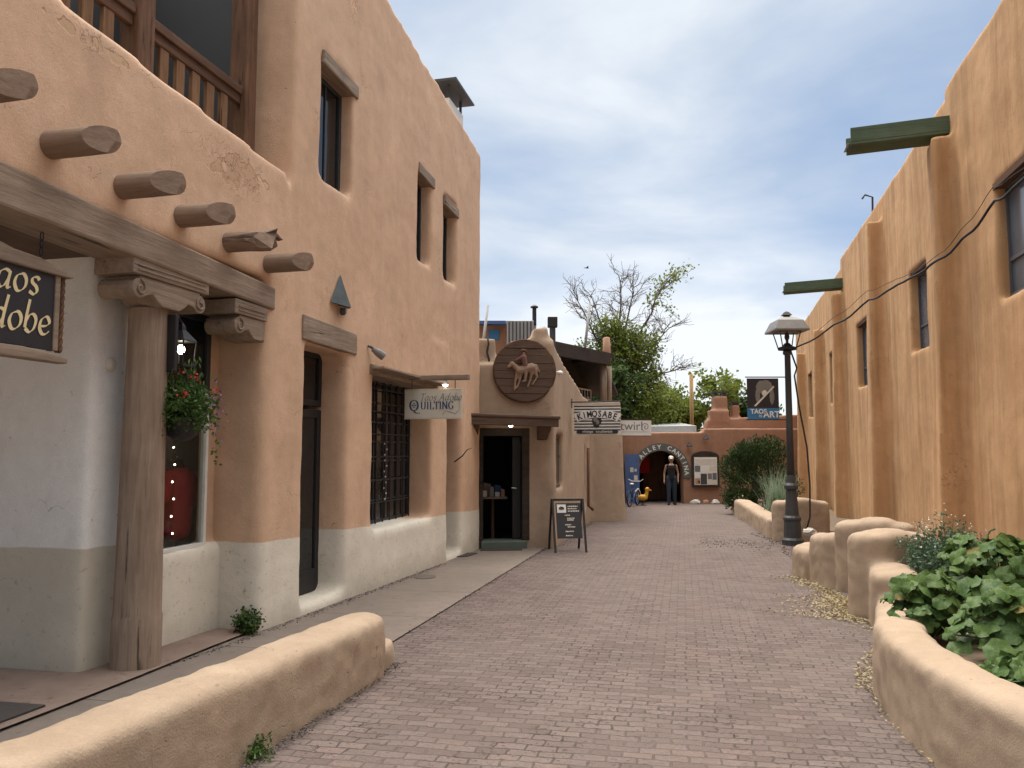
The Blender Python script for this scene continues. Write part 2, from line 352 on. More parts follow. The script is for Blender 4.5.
def brick_mat():
    m, t = newmat('brick_paving'); co = obj_co(t)
    wob = t.n('ShaderNodeTexNoise', {'Vector': co, 'Scale': 3.5, 'Detail': 3.0}).outputs[1]
    wob2 = t.n('ShaderNodeTexNoise', {'Vector': co, 'Scale': 19.0, 'Detail': 3.0}).outputs[1]
    def off(v, nz, k):
        c = t.n('ShaderNodeVectorMath', {0: nz, 1: (.5, .5, .5)}, operation='SUBTRACT').outputs[0]
        c = t.n('ShaderNodeVectorMath', {0: c, 3: k}, operation='SCALE').outputs[0]
        return t.n('ShaderNodeVectorMath', {0: v, 1: c}, operation='ADD').outputs[0]
    v = t.map(off(off(co, wob, .06), wob2, .024), rot=(0, 0, R(12)))
    def br(c1, c2, mc, ms):
        return t.n('ShaderNodeTexBrick', {'Vector': v, 'Color1': (*c1, 1), 'Color2': (*c2, 1), 'Mortar': (*mc, 1), 'Scale': 1.0, 'Mortar Size': ms, 'Mortar Smooth': .35, 'Bias': 0.0, 'Brick Width': .172, 'Row Height': .086}, offset=.5, squash=1.0)
    b = br((.108, .075, .067), (.182, .139, .125), (.115, .09, .08), .006)
    rnd = br((0, 0, 0), (1, 1, 1), (.5, .5, .5), .0).outputs[0]
    n1 = t.noise(co, .55, 5, .6); n2 = t.noise(co, 5, 6, .65); n3 = t.noise(co, 55, 4, .65); n4 = t.noise(co, 1.7, 5, .7)
    c = b.outputs[0]
    c = t.mix(t.ramp(rnd, [(.75, 0), (1, .35)]), c, (.155, .090, .076))
    c = t.mix(t.ramp(n1, [(.40, 0), (.68, .4)]), c, (.205, .163, .144))        # dusty, worn-down patches
    c = t.mix(t.ramp(n1, [(.30, .3), (.5, 0)]), c, (.16, .108, .093))       # redder patches
    c = t.mix(t.ramp(n2, [(.3, .4), (.6, 0)]), c, (.11, .086, .074))
    c = t.mix(t.ramp(n3, [(.36, .45), (.6, 0)]), c, (.09, .07, .062))
    c = t.mix(t.ramp(n3, [(.62, 0), (.8, .4)]), c, (.30, .26, .225))
    speck = t.math('MULTIPLY', t.ramp(t.noise(co, 34, 4, .6), [(.60, 0), (.66, .75)]), t.ramp(n4, [(.42, .15), (.6, 1)]))
    c = t.mix(speck, c, (.06, .048, .043))
    # open joints only here and there, elsewhere they are packed with dust
    open_ = t.math('MULTIPLY', t.ramp(n4, [(.44, .10), (.60, 1)]), b.outputs[1])
    c = t.mix(t.math('MULTIPLY', open_, .8), c, (.05, .04, .036))
    h = t.math('ADD', t.math('MULTIPLY', t.math('SUBTRACT', 1.0, b.outputs[1]), t.math('ADD', .25, t.math('MULTIPLY', n4, .6))), t.math('ADD', t.math('MULTIPLY', n2, .5), t.math('MULTIPLY', n3, .22)))
    h = t.math('ADD', h, t.math('MULTIPLY', rnd, .35)); h = t.math('SUBTRACT', h, t.math('MULTIPLY', speck, .5))
    finish(t, c, .88, t.n('ShaderNodeBump', {'Strength': .9, 'Distance': .017, 'Height': h}).outputs[0], **{'Specular IOR Level': .3}); return m
M['brick'] = brick_mat()
def concrete_mat(name, a, b, joint=0):
    m, t = newmat(name); co = obj_co(t)
    n1 = t.noise(co, .8, 6, .65); n2 = t.noise(co, 7, 6, .65); n3 = t.noise(co, 120, 3)
    c = t.mix(t.ramp(n1, [(.3, 0), (.7, 1)]), a, b)
    c = t.mix(t.ramp(n2, [(.3, .35), (.6, 0)]), c, tuple(k*.6 for k in a)); c = t.mix(t.ramp(n3, [(.35, .3), (.6, 0)]), c, tuple(k*.5 for k in a))
    c = t.mix(t.ramp(t.noise(co, 13, 2, .4), [(.28, .55), (.33, 0)]), c, tuple(k*.45 for k in a))
    if joint:
        sj = t.n('ShaderNodeSeparateXYZ', {0: t.map(co, rot=(0, 0, R(12)))}).outputs[1]
        c = t.mix(t.math('MULTIPLY', t.math('LESS_THAN', t.math('FRACT', t.math('DIVIDE', sj, joint)), .010), .75), c, tuple(k*.3 for k in a))
    finish(t, c, .9, t.n('ShaderNodeBump', {'Strength': .3, 'Distance': .006, 'Height': t.math('ADD', n2, n3)}).outputs[0]); return m
M['concrete'] = concrete_mat('sidewalk_concrete', (.165, .13, .107), (.215, .172, .144), 1.55)
M['redslab'] = concrete_mat('red_slab', (.19, .122, .095), (.28, .215, .172))
# ---------------------------------------------------------------- the setting
def sheet(name, pts, mat, dz, sub=None):
    vs = [(x, y, gz(y)+dz) for x, y in pts]
    mb = MB(); mb.add(vs, [tuple(range(len(vs)))]); o = mb.build(name, mat, loc=(0, 0, 0), fix=False)
    if o.data.polygons[0].normal.z < 0: o.data.flip_normals()
    return structure(o)
g = MB(); g.add([(-600, -400, gz(-400)-.25), (600, -400, gz(-400)-.25), (600, 60, gz(60)-.05), (-600, 60, gz(60)-.05), (600, 900, gz(60)-.05), (-600, 900, gz(60)-.05)], [(0, 1, 2, 3), (3, 2, 4, 5)])
structure(g.build('ground', M['dirt'], loc=(0, 0, 0), fix=False))
sheet('street', [(-4.5, -4), (7.5, -4), (9.5, 16), (11.5, 36), (-.5, 36), (-1.5, 16)], M['brick'], 0)
sheet('sidewalk', [(-3.6, -4), (-2.6, -.15), (-.985, 7.23), (.64, 14.72), (-.6, 14.75), (-1.6, 10.5), (-3.3, 5.6), (-5.6, -4)], M['concrete'], .014)
sheet('porch_slab', [(-6, 1.2), (-3.78, 1.2), (-2.84, 5.02), (-2.66, 5.85), (-2.50, 6.7), (-2.27, 7.75), (-2.27, 8.8), (-3.4, 8.8), (-5.5, 5.8)], M['redslab'], .034)
# raised planting bed along the right hand wall
bed = MB(); bp = [(2.35, 1.5), (2.3, 4.4), (2.7, 5.7), (3.45, 7.4), (4.05, 8.3), (5.0, 8.5), (5.6, 8.5), (4.0, 1.5)]
bed.add([(x, y, gz(y)+.27) for x, y in bp], [tuple(range(len(bp)))])
b2 = [(4.45, 11.6), (4.2, 10.4), (4.4, 9.75), (5.9, 9.7), (6.9, 14.0), (5.4, 14.4)]
bed.add([(x, y, gz(y)+.22) for x, y in b2], [tuple(range(len(b2)))])
b3 = [(6.55, 22.6), (6.1, 19), (5.5, 16.3), (5.8, 15.8), (7.2, 15.8), (10.9, 30), (8.6, 30)]
bed.add([(x, y, gz(y)+.2) for x, y in b3], [tuple(range(len(b3)))])
o = bed.build('planting_bed', M['soil'], loc=(0, 0, 0), fix=False); structure(o)
for p in o.data.polygons:
    if p.normal.z < 0: p.flip()

# ---------------------------------------------------------------- shared builders
def window(parent, fr, x0, x1, z0, z1, y, fm, gm, cols=1, rows=1, fw=.05, bar=.02, back=None, name='window'):
    f = MB(fr)
    f.box(x0, x0+fw, y, y+.06, z0, z1); f.box(x1-fw, x1, y, y+.06, z0, z1)
    f.box(x0+fw, x1-fw, y, y+.06, z0, z0+fw); f.box(x0+fw, x1-fw, y, y+.06, z1-fw, z1)
    w_ = f.build(name, fm, parent, bevel=.004)
    if cols > 1 or rows > 1:
        b = MB(fr)
        for i in range(1, cols):
            xx = x0+fw+(x1-x0-2*fw)*i/cols; b.box(xx-bar/2, xx+bar/2, y+.012, y+.045, z0+fw, z1-fw)
        for j in range(1, rows):
            zz = z0+fw+(z1-z0-2*fw)*j/rows; b.box(x0+fw, x1-fw, y+.016, y+.041, zz-bar/2, zz+bar/2)
        b.build('muntin', fm, w_)
    MB(fr).box(x0+fw*.5, x1-fw*.5, y+.026, y+.032, z0+fw*.5, z1-fw*.5).build('pane', gm, w_)
    return w_
def text(s, size, fr, x, z, y, mat, parent, name='lettering', align='CENTER', shear=0, rot=0, off=0, sx=1, collect=None):
    cu = bpy.data.curves.new('t', 'FONT'); cu.body = s; cu.size = size; cu.align_x = align; cu.shear = shear; cu.offset = off; cu.extrude = .0015; cu.resolution_u = 3
    o = bpy.data.objects.new('t', cu); COL.objects.link(o)
    dg = bpy.context.evaluated_depsgraph_get(); dg.update()
    me = bpy.data.meshes.new_from_object(o.evaluated_get(dg))
    mb = collect if collect is not None else MB(fr)
    c, s_ = cos(rot), sin(rot)
    vs = []
    for v in me.vertices:
        px, pz = v.co.x*sx, v.co.y
        vs.append((x+px*c-pz*s_, y-v.co.z, z+px*s_+pz*c))
    mb.add(vs, [tuple(p.vertices) for p in me.polygons])
    bpy.data.objects.remove(o); bpy.data.curves.remove(cu); bpy.data.meshes.remove(me)
    if collect is None: return mb.build(name, mat, parent)
def smoothline(pts, k=5):
    P = [Vector((a, b)) for a, b in pts]
    if len(P) < 3: return P
    out = []
    for i in range(len(P)-1):
        p0 = P[max(i-1, 0)]; p1 = P[i]; p2 = P[i+1]; p3 = P[min(i+2, len(P)-1)]
        for j in range(k):
            t = j/k
            out.append(.5*((2*p1)+(p2-p0)*t+(2*p0-5*p1+4*p2-p3)*t*t+(3*p1-p0-3*p2+p3)*t**3))
    return out+[P[-1]]
# broad-nib letters: skeleton strokes swept with a slanted pen ('!' first = straight strokes)
GL = {
 'T': (.62, [[(.0, .90), (.06, .99), (.3, .97), (.62, 1.0), (.66, 1.06)], [(.36, .97), (.33, .5), (.30, .02)], [(.2, .0), (.42, .02)]]),
 'a': (.56, [[(.46, .56), (.30, .61), (.12, .50), (.05, .26), (.14, .03), (.30, .08), (.44, .34)], [(.48, .60), (.43, .2), (.45, .04), (.56, .08)]]),
 'o': (.54, [[(.30, .60), (.12, .50), (.05, .26), (.16, .03), (.32, .04), (.46, .20), (.48, .42), (.38, .58), (.28, .60)]]),
 's': (.42, [[(.38, .52), (.28, .60), (.12, .55), (.11, .40), (.28, .28), (.33, .13), (.22, .01), (.03, .08)]]),
 'A': (.80, [[(.0, .02), (.12, .08), (.40, 1.0)], [(.40, 1.0), (.55, .5), (.70, .02), (.8, .02)], [(.18, .38), (.58, .38)]]),
 'd': (.58, [[(.46, .56), (.30, .61), (.12, .50), (.05, .26), (.14, .03), (.30, .08), (.44, .34)], [(.54, 1.08), (.46, .5), (.44, .05), (.56, .08)]]),
 'b': (.54, [[(.14, 1.08), (.09, .6), (.07, .12)], [(.08, .32), (.2, .56), (.36, .60), (.47, .44), (.42, .15), (.26, .0), (.08, .10)]]),
 'e': (.50, [[(.07, .26), (.30, .30), (.43, .42), (.36, .58), (.24, .60), (.09, .46), (.06, .2), (.18, .02), (.34, .03), (.46, .14)]]),
 'U': (.78, ['!', [(.13, 1), (.13, .3)], [(.13, .35), (.18, .1), (.38, .01), (.56, .1), (.62, .35)], [(.62, .3), (.62, 1)], [(.0, 1), (.26, 1)], [(.52, 1), (.73, 1)]]),
 'I': (.36, ['!', [(.17, 0), (.17, 1)], [(.04, 0), (.30, 0)], [(.04, 1), (.30, 1)]]),
 'L': (.62, ['!', [(.16, 0), (.16, 1)], [(.03, 0), (.55, 0)], [(.03, 1), (.30, 1)], [(.55, 0), (.58, .22)]]),
 'Tc': (.66, ['!', [(.33, 0), (.33, 1)], [(.2, 0), (.46, 0)], [(.03, 1), (.62, 1)], [(.03, 1), (.02, .8)], [(.62, 1), (.64, .8)]]),
 'N': (.82, ['!', [(.12, 0), (.12, 1)], [(.12, 1), (.66, .0)], [(.66, 0), (.66, 1)], [(0, 0), (.24, 0)], [(.0, 1), (.14, 1)], [(.54, 1), (.78, 1)]]),
 'G': (.80, [[(.66, .80), (.56, .98), (.38, 1.0), (.14, .82), (.07, .46), (.2, .1), (.42, .0), (.64, .14)], [(.64, .42), (.64, .06)], [(.5, .42), (.76, .42)]]),
 'Q': (.98, [[(.46, 1.02), (.16, .88), (.04, .50), (.18, .10), (.46, -.02), (.76, .12), (.88, .5), (.74, .9), (.44, 1.02)], [(.40, .02), (.62, -.22), (.9, -.30), (1.1, -.26)]]),
}
def nib(mb, glyphs, x, z, h, y, pen=.12, ang=35, gap=.06, shear=0, thin=.012):
    st = 0
    for gch in glyphs:
        if gch == ' ': x += .35*h; continue
        adv, strokes = GL[gch]
        straight = strokes[0] == '!'
        for s_ in strokes:
            if s_ == '!': continue
            pts = s_ if straight and len(s_) == 2 else smoothline(s_)
            P = [Vector((px+shear*pz, pz)) for px, pz in pts]
            pn = Vector((cos(R(ang)), sin(R(ang))))*pen*.5
            vs = []; n = len(P)
            for i, p in enumerate(P):
                d = (Vector(P[min(i+1, n-1)])-Vector(P[max(i-1, 0)])).normalized(); nr = Vector((-d.y, d.x))
                wdt = abs(pn.dot(nr))+thin
                for sg in (1, -1):
                    q = Vector(p)+nr*wdt*sg; vs.append((x+q.x*h, y-.0004*st, z+q.y*h))
            mb.add(vs, [(2*i, 2*i+1, 2*i+3, 2*i+2) for i in range(n-1)]); st += 1
        x += (adv+gap)*h
    return x

# ---------------------------------------------------------------- two-storey adobe on the left
L = Fr(-2.293, 7.44, R(76.1))
LB = thing('adobe_building', 'two-storey pink adobe building with white painted base, projecting roof beams and corner balcony', 'building', L.o, L.a)
w_ = MB(L)
TH = .62
def lb(x0, x1, z0, z1, y0=0, y1=TH, zt1=None): w_.box(x0, x1, y0, y1, z0, z1, zt1)
lb(-.03, .74, -.6, 3.2)                       # pier by the shop window
lb(1.72, 2.44, -.6, 3.2); lb(4.54, 5.30, -.6, 3.2, -.02); lb(6.08, 7.2, -.6, 3.2)
lb(2.3, 4.65, -.6, .58, -.03, TH)             # wall below the barred window
lb(.6, 1.8, -.6, -.02, .0, TH)                # thresholds
lb(5.2, 6.1, -.6, -.11)
lb(-.03, 1.0, 3.0, 4.2); lb(.4, 1.0, 4.3, 7.75, zt1=7.70)
lb(.6, 7.2, 2.64, 4.27, zt1=4.27); lb(1.75, 3.95, 2.6, 7.6, zt1=7.35); lb(.4, 1.85, 5.86, 7.75, zt1=7.6)
lb(4.5, 5.13, 2.6, 7.28, zt1=7.22); lb(5.72, 7.2, 2.2, 7.15, zt1=6.98); lb(3.9, 5.8, 5.6, 7.35, zt1=7.12)
lb(.9, 1.8, 4.2, 4.5); lb(4.5, 7.2, 2.2, 4.27); lb(2.4, 4.6, 2.5, 4.3)
lb(.4, 1.0, 3.0, 7.75, .0, .55, 7.7)          # return wall beside the balcony
lb(6.6, 7.2, -.6, 7.05, .0, 7.0, 6.98)        # gable end
lb(-6.5, .3, 3.15, 4.70, -.01, .36, 4.28)     # balcony parapet over the portal
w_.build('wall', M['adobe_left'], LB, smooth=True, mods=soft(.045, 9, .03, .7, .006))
# recessed shop front under the portal
s_ = MB(L)
s_.box(-.95, .2, .42, .75, -.6, .68); s_.box(-.2, .2, .50, .59, -.6, 3.0)
s_.box(-1.2, .2, .55, .9, 2.75, 3.4)
s_.build('shopfront_wall', M['adobe_left'], LB, smooth=True, mods=soft(.04, 6, .02, .6))
p_ = MB(L); p_.box(-1.68, -.98, .44, 2.9, -.6, 3.4); p_.box(-1.3, -.92, .5, .9, -.6, 3.2)
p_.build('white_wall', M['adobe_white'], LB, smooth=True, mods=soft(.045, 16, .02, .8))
# dark rooms, floors and roof slabs behind the openings
i_ = MB(L)
i_.box(.75, 6.5, 2.6, 2.7, -.5, 7.0); i_.box(.75, 6.5, .75, 2.6, 2.85, 2.95); i_.box(.75, 6.5, .7, 2.6, -.3, -.2)
i_.box(-1.0, .7, 1.9, 2.0, -.5, 2.9); i_.box(-1.0, .7, .9, 1.9, .50, .58); i_.box(.62, .72, .62, 2.6, -.5, 2.9)
i_.box(-6.5, .5, .36, 3.4, 3.05, 3.15)
i_.build('interior', M['interior'], LB)
MB(L).box(-.98, .6, 1.12, 1.16, .581, 2.4).build('window_backdrop', M['shopback'], LB)
MB(L).box(.5, 7.1, .5, 7, 6.6, 6.75).build('roof', M['rooflight'], LB)
cb = MB(L); cb.box(-6.5, .45, 2.1, 2.2, 3.15, 7.4); cb.box(.46, .56, .56, 2.2, 3.15, 7.4)
cb.build('balcony_screen', M['grey_dark'], LB)
# beam, corbels, post
bm_ = MB(L); bm_.box(-6.5, .10, -.02, .33, 3.10, 3.42, 3.09, 2.87); bm_.build('beam', M['beam'], LB, bevel=.02)
MB(L).box(-6.5, .1, .345, 3.0, 3.0, 3.04).build('portal_ceiling', M['brownwood'], LB)
def corbel(x0, x1, zt, ends):
    """two-tier carved zapata: profile with scrolls, extruded through the beam depth"""
    c = MB(L); c.box(x0-.02, x1+.02, -.005, .335, zt-.13, zt)
    pr = [(x0, zt-.132), (x1, zt-.132)]
    def scroll(xe, sg):
        out = []
        for k in range(9):
            a = pi*.5-pi*1.15*k/8
            out.append((xe-sg*.075+sg*.075*cos(a), zt-.225+.075*sin(a)-.0))
        out += [(xe-sg*.17, zt-.262), (xe-sg*.22, zt-.25), (xe-sg*.27, zt-.29), (xe-sg*.33, zt-.325)]
        return out
    left = scroll(x0, -1) if 'l' in ends else [(x0, zt-.33)]
    right = scroll(x1, 1) if 'r' in ends else [(x1, zt-.33)]
    out = [(x0+.075, zt-.132) if 'l' in ends else (x0, zt-.132), (x1-.075, zt-.132) if 'r' in ends else (x1, zt-.132)]+right+left[::-1]
    c.prism(out, .01, .32)
    o = c.build('corbel', M['beam'], LB, bevel=.008)
    r = MB(L)
    for xe, sg, k in ((x0, -1, 'l'), (x1, 1, 'r')):
        if k in ends:
            cx, cz = xe-sg*.075, zt-.225
            pts = [(cx+(.062-.008*a)*cos(a*sg+pi/2), .003, cz+(.062-.008*a)*sin(a*sg+pi/2)) for a in [j*.35 for j in range(20)]]
            r.tube(pts, .009, 6)
    for j in range(2):
        r.box(x0+.03, x1-.03, -.012, .0, zt-.065-.035*j, zt-.058-.035*j)
    r.build('carving', M['beam'], o)
corbel(-1.80, -.94, 2.955, 'lr'); corbel(-.52, -.035, 2.875, 'l')
pc = L(-1.385, .20, 0)
po = MB()
po.lathe([(.176, -.2), (.178, .30), (.170, .33), (.164, .8), (.154, 1.6), (.142, 2.63)], (pc.x, pc.y, 0), 24)
po.build('post', M['post'], LB, smooth=True, mods=lambda o: setattr(o.modifiers.new('e', 'EDGE_SPLIT'), 'split_angle', R(50)))
# vigas (projecting roof beams)
for i, (x, z, ln) in enumerate(((-4.2, 3.64, .52), (-3.62, 3.62, .53), (-3.22, 3.55, .42), (-2.63, 3.46, .47), (-1.99, 3.40, .47), (-1.34, 3.375, .44), (-.71, 3.33, .43), (-.07, 3.29, .44))):
    v = MB(L); r0 = .088
    jag = i == 6
    n = 22; pts = [(x+.004*i, y, z) for y in (.3, .0, -ln*.5, -ln)]
    v.tube(pts, [r0, r0*.99, r0, r0*.97], n)
    o = v.build('viga', M['viga'], LB, smooth=False, bevel=.006)
    bm2 = bmesh.new(); bm2.from_mesh(o.data)                     # axe-cut end: one slanting face, then a square stub
    rr = random.uniform(-.12, .12)
    for pt, nr in (((x+r0*.55, -ln-.0, z), (-.80, -.60+rr, .10)), ((x, -ln, z), (0, -1, -.22+rr))):
        res = bmesh.ops.bisect_plane(bm2, geom=bm2.verts[:]+bm2.edges[:]+bm2.faces[:], plane_co=pt, plane_no=nr, clear_outer=True)
        bmesh.ops.holes_fill(bm2, edges=[e for e in bm2.edges if e.is_boundary], sides=0)
    if jag:
        for vt in bm2.verts:
            if vt.co.y < -ln*.62: vt.co += Vector((random.gauss(0, .012), random.gauss(0, .045), random.gauss(0, .018)))
    bm2.to_mesh(o.data); bm2.free()
    for p in o.data.polygons: p.use_smooth = len(p.vertices) == 4
    es = o.modifiers.new('e', 'EDGE_SPLIT'); es.split_angle = R(32)
# stepped edge where the portal meets the pier, lintels
def lintel(x0, x1, z0, z1, y0=-.025, y1=.36, zt1=None, zb1=None):
    MB(L).box(x0, x1, y0, y1, z0, z1, zt1, zb1).build('lintel', M['beam'], LB, bevel=.015)
lintel(.64, 1.92, 2.67, 2.93, zt1=2.90, zb1=2.65)
lintel(.97, 1.86, 5.74, 5.90, zt1=5.87, zb1=5.71); lintel(3.92, 4.6, 5.54, 5.70, zt1=5.66, zb1=5.50); lintel(5.1, 5.8, 5.42, 5.58, zt1=5.54, zb1=5.38)
lintel(2.32, 4.75, 2.47, 2.60, -.03, .5, 2.58, 2.45)
MB(L).box(2.3, 4.8, -.20, -.031, 2.53, 2.56, 2.54, 2.51).build('lintel_shelf', M['beam'], LB, bevel=.006)
# windows
window(LB, L, .99, 1.76, 4.42, 5.74, .15, M['frame_dk'], M['dkglass'], 2, 1, .06)
window(LB, L, 3.95, 4.52, 4.2, 5.52, .17, M['frame_dk'], M['dkglass'], 2, 1, .05)
window(LB, L, 5.12, 5.74, 4.2, 5.40, .17, M['frame_dk'], M['dkglass'], 2, 1, .05)
window(LB, L, 2.38, 4.56, .56, 2.50, .33, M['frame_dk'], M['dkglass'], 5, 7, .06, .022)
gr = MB(L)
for k in range(9): gr.box(2.5+k*.24, 2.515+k*.24, .285, .30, .57, 2.48)
for k in range(6): gr.box(2.46, 4.42, .27, .284, .85+k*.3, .865+k*.3)
gr.build('window_grille', M['black'], LB)
sw = window(LB, L, -.98, -.19, .68, 2.08, .46, M['white'], M['glass'], fw=.035, name='shop_window')
tw = window(LB, L, -1.0, -.18, 2.085, 2.78, .47, M['frame_dk'], M['dkglass'], 1, 1, .06, name='transom_window')
# doors
def door(x0, x1, z0, z1, y, name='door'):
    d = MB(L); f = .09
    d.box(x0, x0+f, y, y+.05, z0, z1); d.box(x1-f, x1, y, y+.05, z0, z1)
    d.box(x0+f, x1-f, y, y+.05, z1-f, z1); d.box(x0+f, x1-f, y, y+.05, z0, z0+.25)
    o = d.build(name, M['black'], LB, bevel=.005)
    MB(L).box(x0+f*.5, x1-f*.5, y+.02, y+.03, z0+.1, z1-.04).build('pane', M['dkglass'], o)
    h = MB(L); h.tube([(x0+.045, y-.05, z0+.9), (x0+.045, y-.05, z0+1.15)], .012); h.tube([(x0+.045, y, z0+.95), (x0+.045, y-.05, z0+.95)], .01); h.build('handle', M['steel'], o)
door(.67, 1.72, -.02, 2.0, .32); window(LB, L, .67, 1.72, 2.04, 2.66, .32, M['black'], M['dkglass'], fw=.07, name='transom_window')
door(5.24, 6.08, -.11, 2.2, .28)
# balcony railing
rl = MB(L)
for (a, b) in ((-6.4, -3.2), (-3.05, -1.46), (-1.26, .04)):
    rl.box(a, b, .36, .47, 5.01, 5.09); rl.box(a, b, .385, .445, 4.92, 5.009); rl.box(a, b, .38, .45, 4.38, 4.45)
ro = rl.build('railing', M['dkwoodx'], LB, bevel=.008)
x = -4.5
while x < .0:
    if min(abs(x+1.36), abs(x+3.12)) > .16:
        bl = MB(L); bl.box(x-.055, x+.055, .395, .435, 4.451, 4.919); bl.build('baluster', M['baluster'], ro, bevel=.006)
    x += .215
for xx in (-3.12, -1.36, .14):
    MB(L).box(xx-.095, xx+.095, .33, .52, 3.9, 7.4).build('balcony_post', M['dkwood'], LB, bevel=.015)
# roof vent with tin hood
v = MB(L); v.box(6.05, 6.85, .25, .70, 6.9, 7.62); vo = v.build('roof_vent', M['white'], LB, bevel=.01)
v = MB(L)
for a in (6.09, 6.81):
    for b in (.29, .66): v.box(a-.02, a+.02, b-.02, b+.02, 7.621, 7.86)
v.box(5.9, 7.0, .08, .85, 7.855, 7.90, 7.88); v.build('vent_hood', M['iron'], vo)

# ---------------------------------------------------------------- shop with medallion (middle left)
E = Fr(-.57, 14.49, math.atan2(.17, 1.35)); S = Fr(.777, 14.657, math.atan2(.981, .194))
KB = thing('adobe_shop', 'brown adobe shop with stepped parapet, dark doorway and upstairs porch', 'building', E.o, E.a)
k = MB(E); LX = 1.36
k.box(-.9, .0, .0, .5, -.8, 3.14); k.box(.80, LX, 0, .5, -.8, 3.2); k.box(-.9, LX, 0, .5, 1.90, 3.14)
k.box(-.9, .30, .18, .6, 3.0, 3.62)                        # set-back parapet left
k.hexa([(.30, .1, 2.9), (LX, .0, 2.9), (LX, .5, 2.9), (.30, .5, 2.9), (.30, .1, 3.22), (LX, .0, 3.62), (LX, .5, 3.62), (.30, .5, 3.22)])
k.hexa([(.86, .05, 3.0), (LX, .0, 3.0), (LX, .5, 3.0), (.86, .5, 3.0), (.90, .05, 3.60), (1.20, .03, 3.86), (1.22, .5, 3.86), (.90, .5, 3.60)])
k.box(.55, .95, .1, .5, 2.9, 3.58); k.box(.98, 1.26, .02, .5, 3.4, 3.80)
k.fr = S
def kside(x0, x1, z0, za, zb, y0=0, y1=.5): k.box(x0, x1, y0, y1, z0, za, zb)
kside(-.1, .25, -.8, 3.55, 3.45); kside(.2, 1.25, -.8, .83, .83); kside(.2, 1.25, 1.83, 3.5, 3.3); kside(1.2, 5.2, -.8, 3.32, 2.86)
kside(5.45, 7.2, -.8, 2.86, 2.84); kside(5.1, 5.6, 1.62, 2.88, 2.86); kside(5.1, 5.6, -.8, .12, .12)
k.fr = WORLD
k.hexa([(1.95, 21.15, -.9), (3.02, 21.2, -.9), (3.2, 23.0, -.9), (2.2, 23.0, -.9), (2.05, 21.4, 2.8), (2.90, 21.45, 2.86), (3.05, 22.9, 2.9), (2.2, 22.9, 2.9)])
k.hexa([(2.5, 22.5, -.9), (3.05, 22.5, -.9), (4.3, 30.6, -.9), (3.6, 30.6, -.9), (2.4, 22.5, 2.6), (2.95, 22.5, 2.6), (4.2, 30.6, 2.6), (3.5, 30.6, 2.6)])
k.build('wall', M['adobe_kimo'], KB, smooth=True, mods=soft(.05, 9, .035, .7, .006))
ii = MB(E); ii.box(-.9, 1.35, 3.2, 3.3, -.5, 2.3); ii.box(-.6, 1.2, .5, 3.2, -.2, -.17); ii.box(-.9, -.8, .5, 3.2, -.5, 3); ii.box(-.9, 1.3, .5, 3.2, 2.2, 2.3); ii.box(1.3, 1.4, .5, 3.2, -.4, 2.3); ii.build('interior', M['interior'], KB)
fl = MB(S); fl.box(.3, 8, .5, 6, 2.2, 2.3); fl.build('terrace_floor', M['rooflight'], KB)
# step, door leaf, frame
MB(E).box(-.0, .83, -.16, .3, -.6, -.07).build('doorstep', M['green_step'], KB, bevel=.02)
d = MB(E); d.box(-.09, .05, -.02, .14, -.069, 1.94); d.box(.76, .89, -.02, .14, -.069, 1.94); d.box(.05, .76, -.02, .14, 1.80, 1.94); d.build('door_frame', M['roofwood'], KB, bevel=.006)
d = MB(E)
d.box(.60, .755, .155, .20, -.06, 1.79); do = d.build('door', M['black'], KB, bevel=.005)
d = MB(E); d.tube([(.66, .15, .85), (.66, .10, .85), (.58, .10, .86)], .014); d.build('handle', M['steel'], do)
# wooden canopy
a = MB(E)
a.box(-.30, 1.36, -.62, .02, 2.13, 2.19, 2.14, 2.08); cn = a.build('canopy', M['brownwood'], KB, bevel=.02)
a = MB(E); a.box(-.27, 1.33, -.60, -.52, 1.99, 2.128, 2.09, 1.95); a.build('fascia', M['brownwood'], cn, bevel=.012)
for xx, dz in ((-.15, .0), (1.12, -.04)):
    a = MB(E); fr2 = E.sub(xx, 0, 0, R(90)); a.fr = fr2
    a.prism([(0.03, 2.08+dz), (-0.0, 1.72), (.0-.0, 1.72), (-.0, 1.70)][:2]+[(-.05, 1.70)] if False else [(.02, 2.07+dz), (.02, 1.72), (-.12, 1.74), (-.25, 1.82), (-.38, 1.90+dz), (-.5, 1.95+dz), (-.5, 2.07+dz)], -.09, .09)
    a.build('bracket', M['brownwood'], cn, bevel=.01)
lampo = MB(E); lampo.lathe([(.03, 2.07), (.045, 2.04), (.045, 2.02)], (0, 0, 0), 10)
mv = E(.5, -.42, 0)
lm = MB(); lm.lathe([(.02, 2.075), (.05, 2.05), (.05, 2.01)], (mv.x, mv.y, 0), 10); lo = lm.build('canopy_lamp', M['white'], KB)
MB().ell((mv.x, mv.y, 1.985), .04, 10, 6).build('bulb', M['bulb'], lo)
# side windows / deep slots
window(KB, S, .2, 1.25, .83, 1.83, .06, M['dkwood'], M['dkglass'], 1, 1, .05)
window(KB, S, 5.12, 5.55, .12, 1.64, .02, M['dkwood'], M['dkglass'], 1, 1, .04)
dp = MB(S); dp.tube([(5.62, -.05, 1.6), (5.62, -.05, .15), (5.66, -.16, .05)], .035, 8); dp.build('downpipe', M['dkwood'], KB, smooth=True)
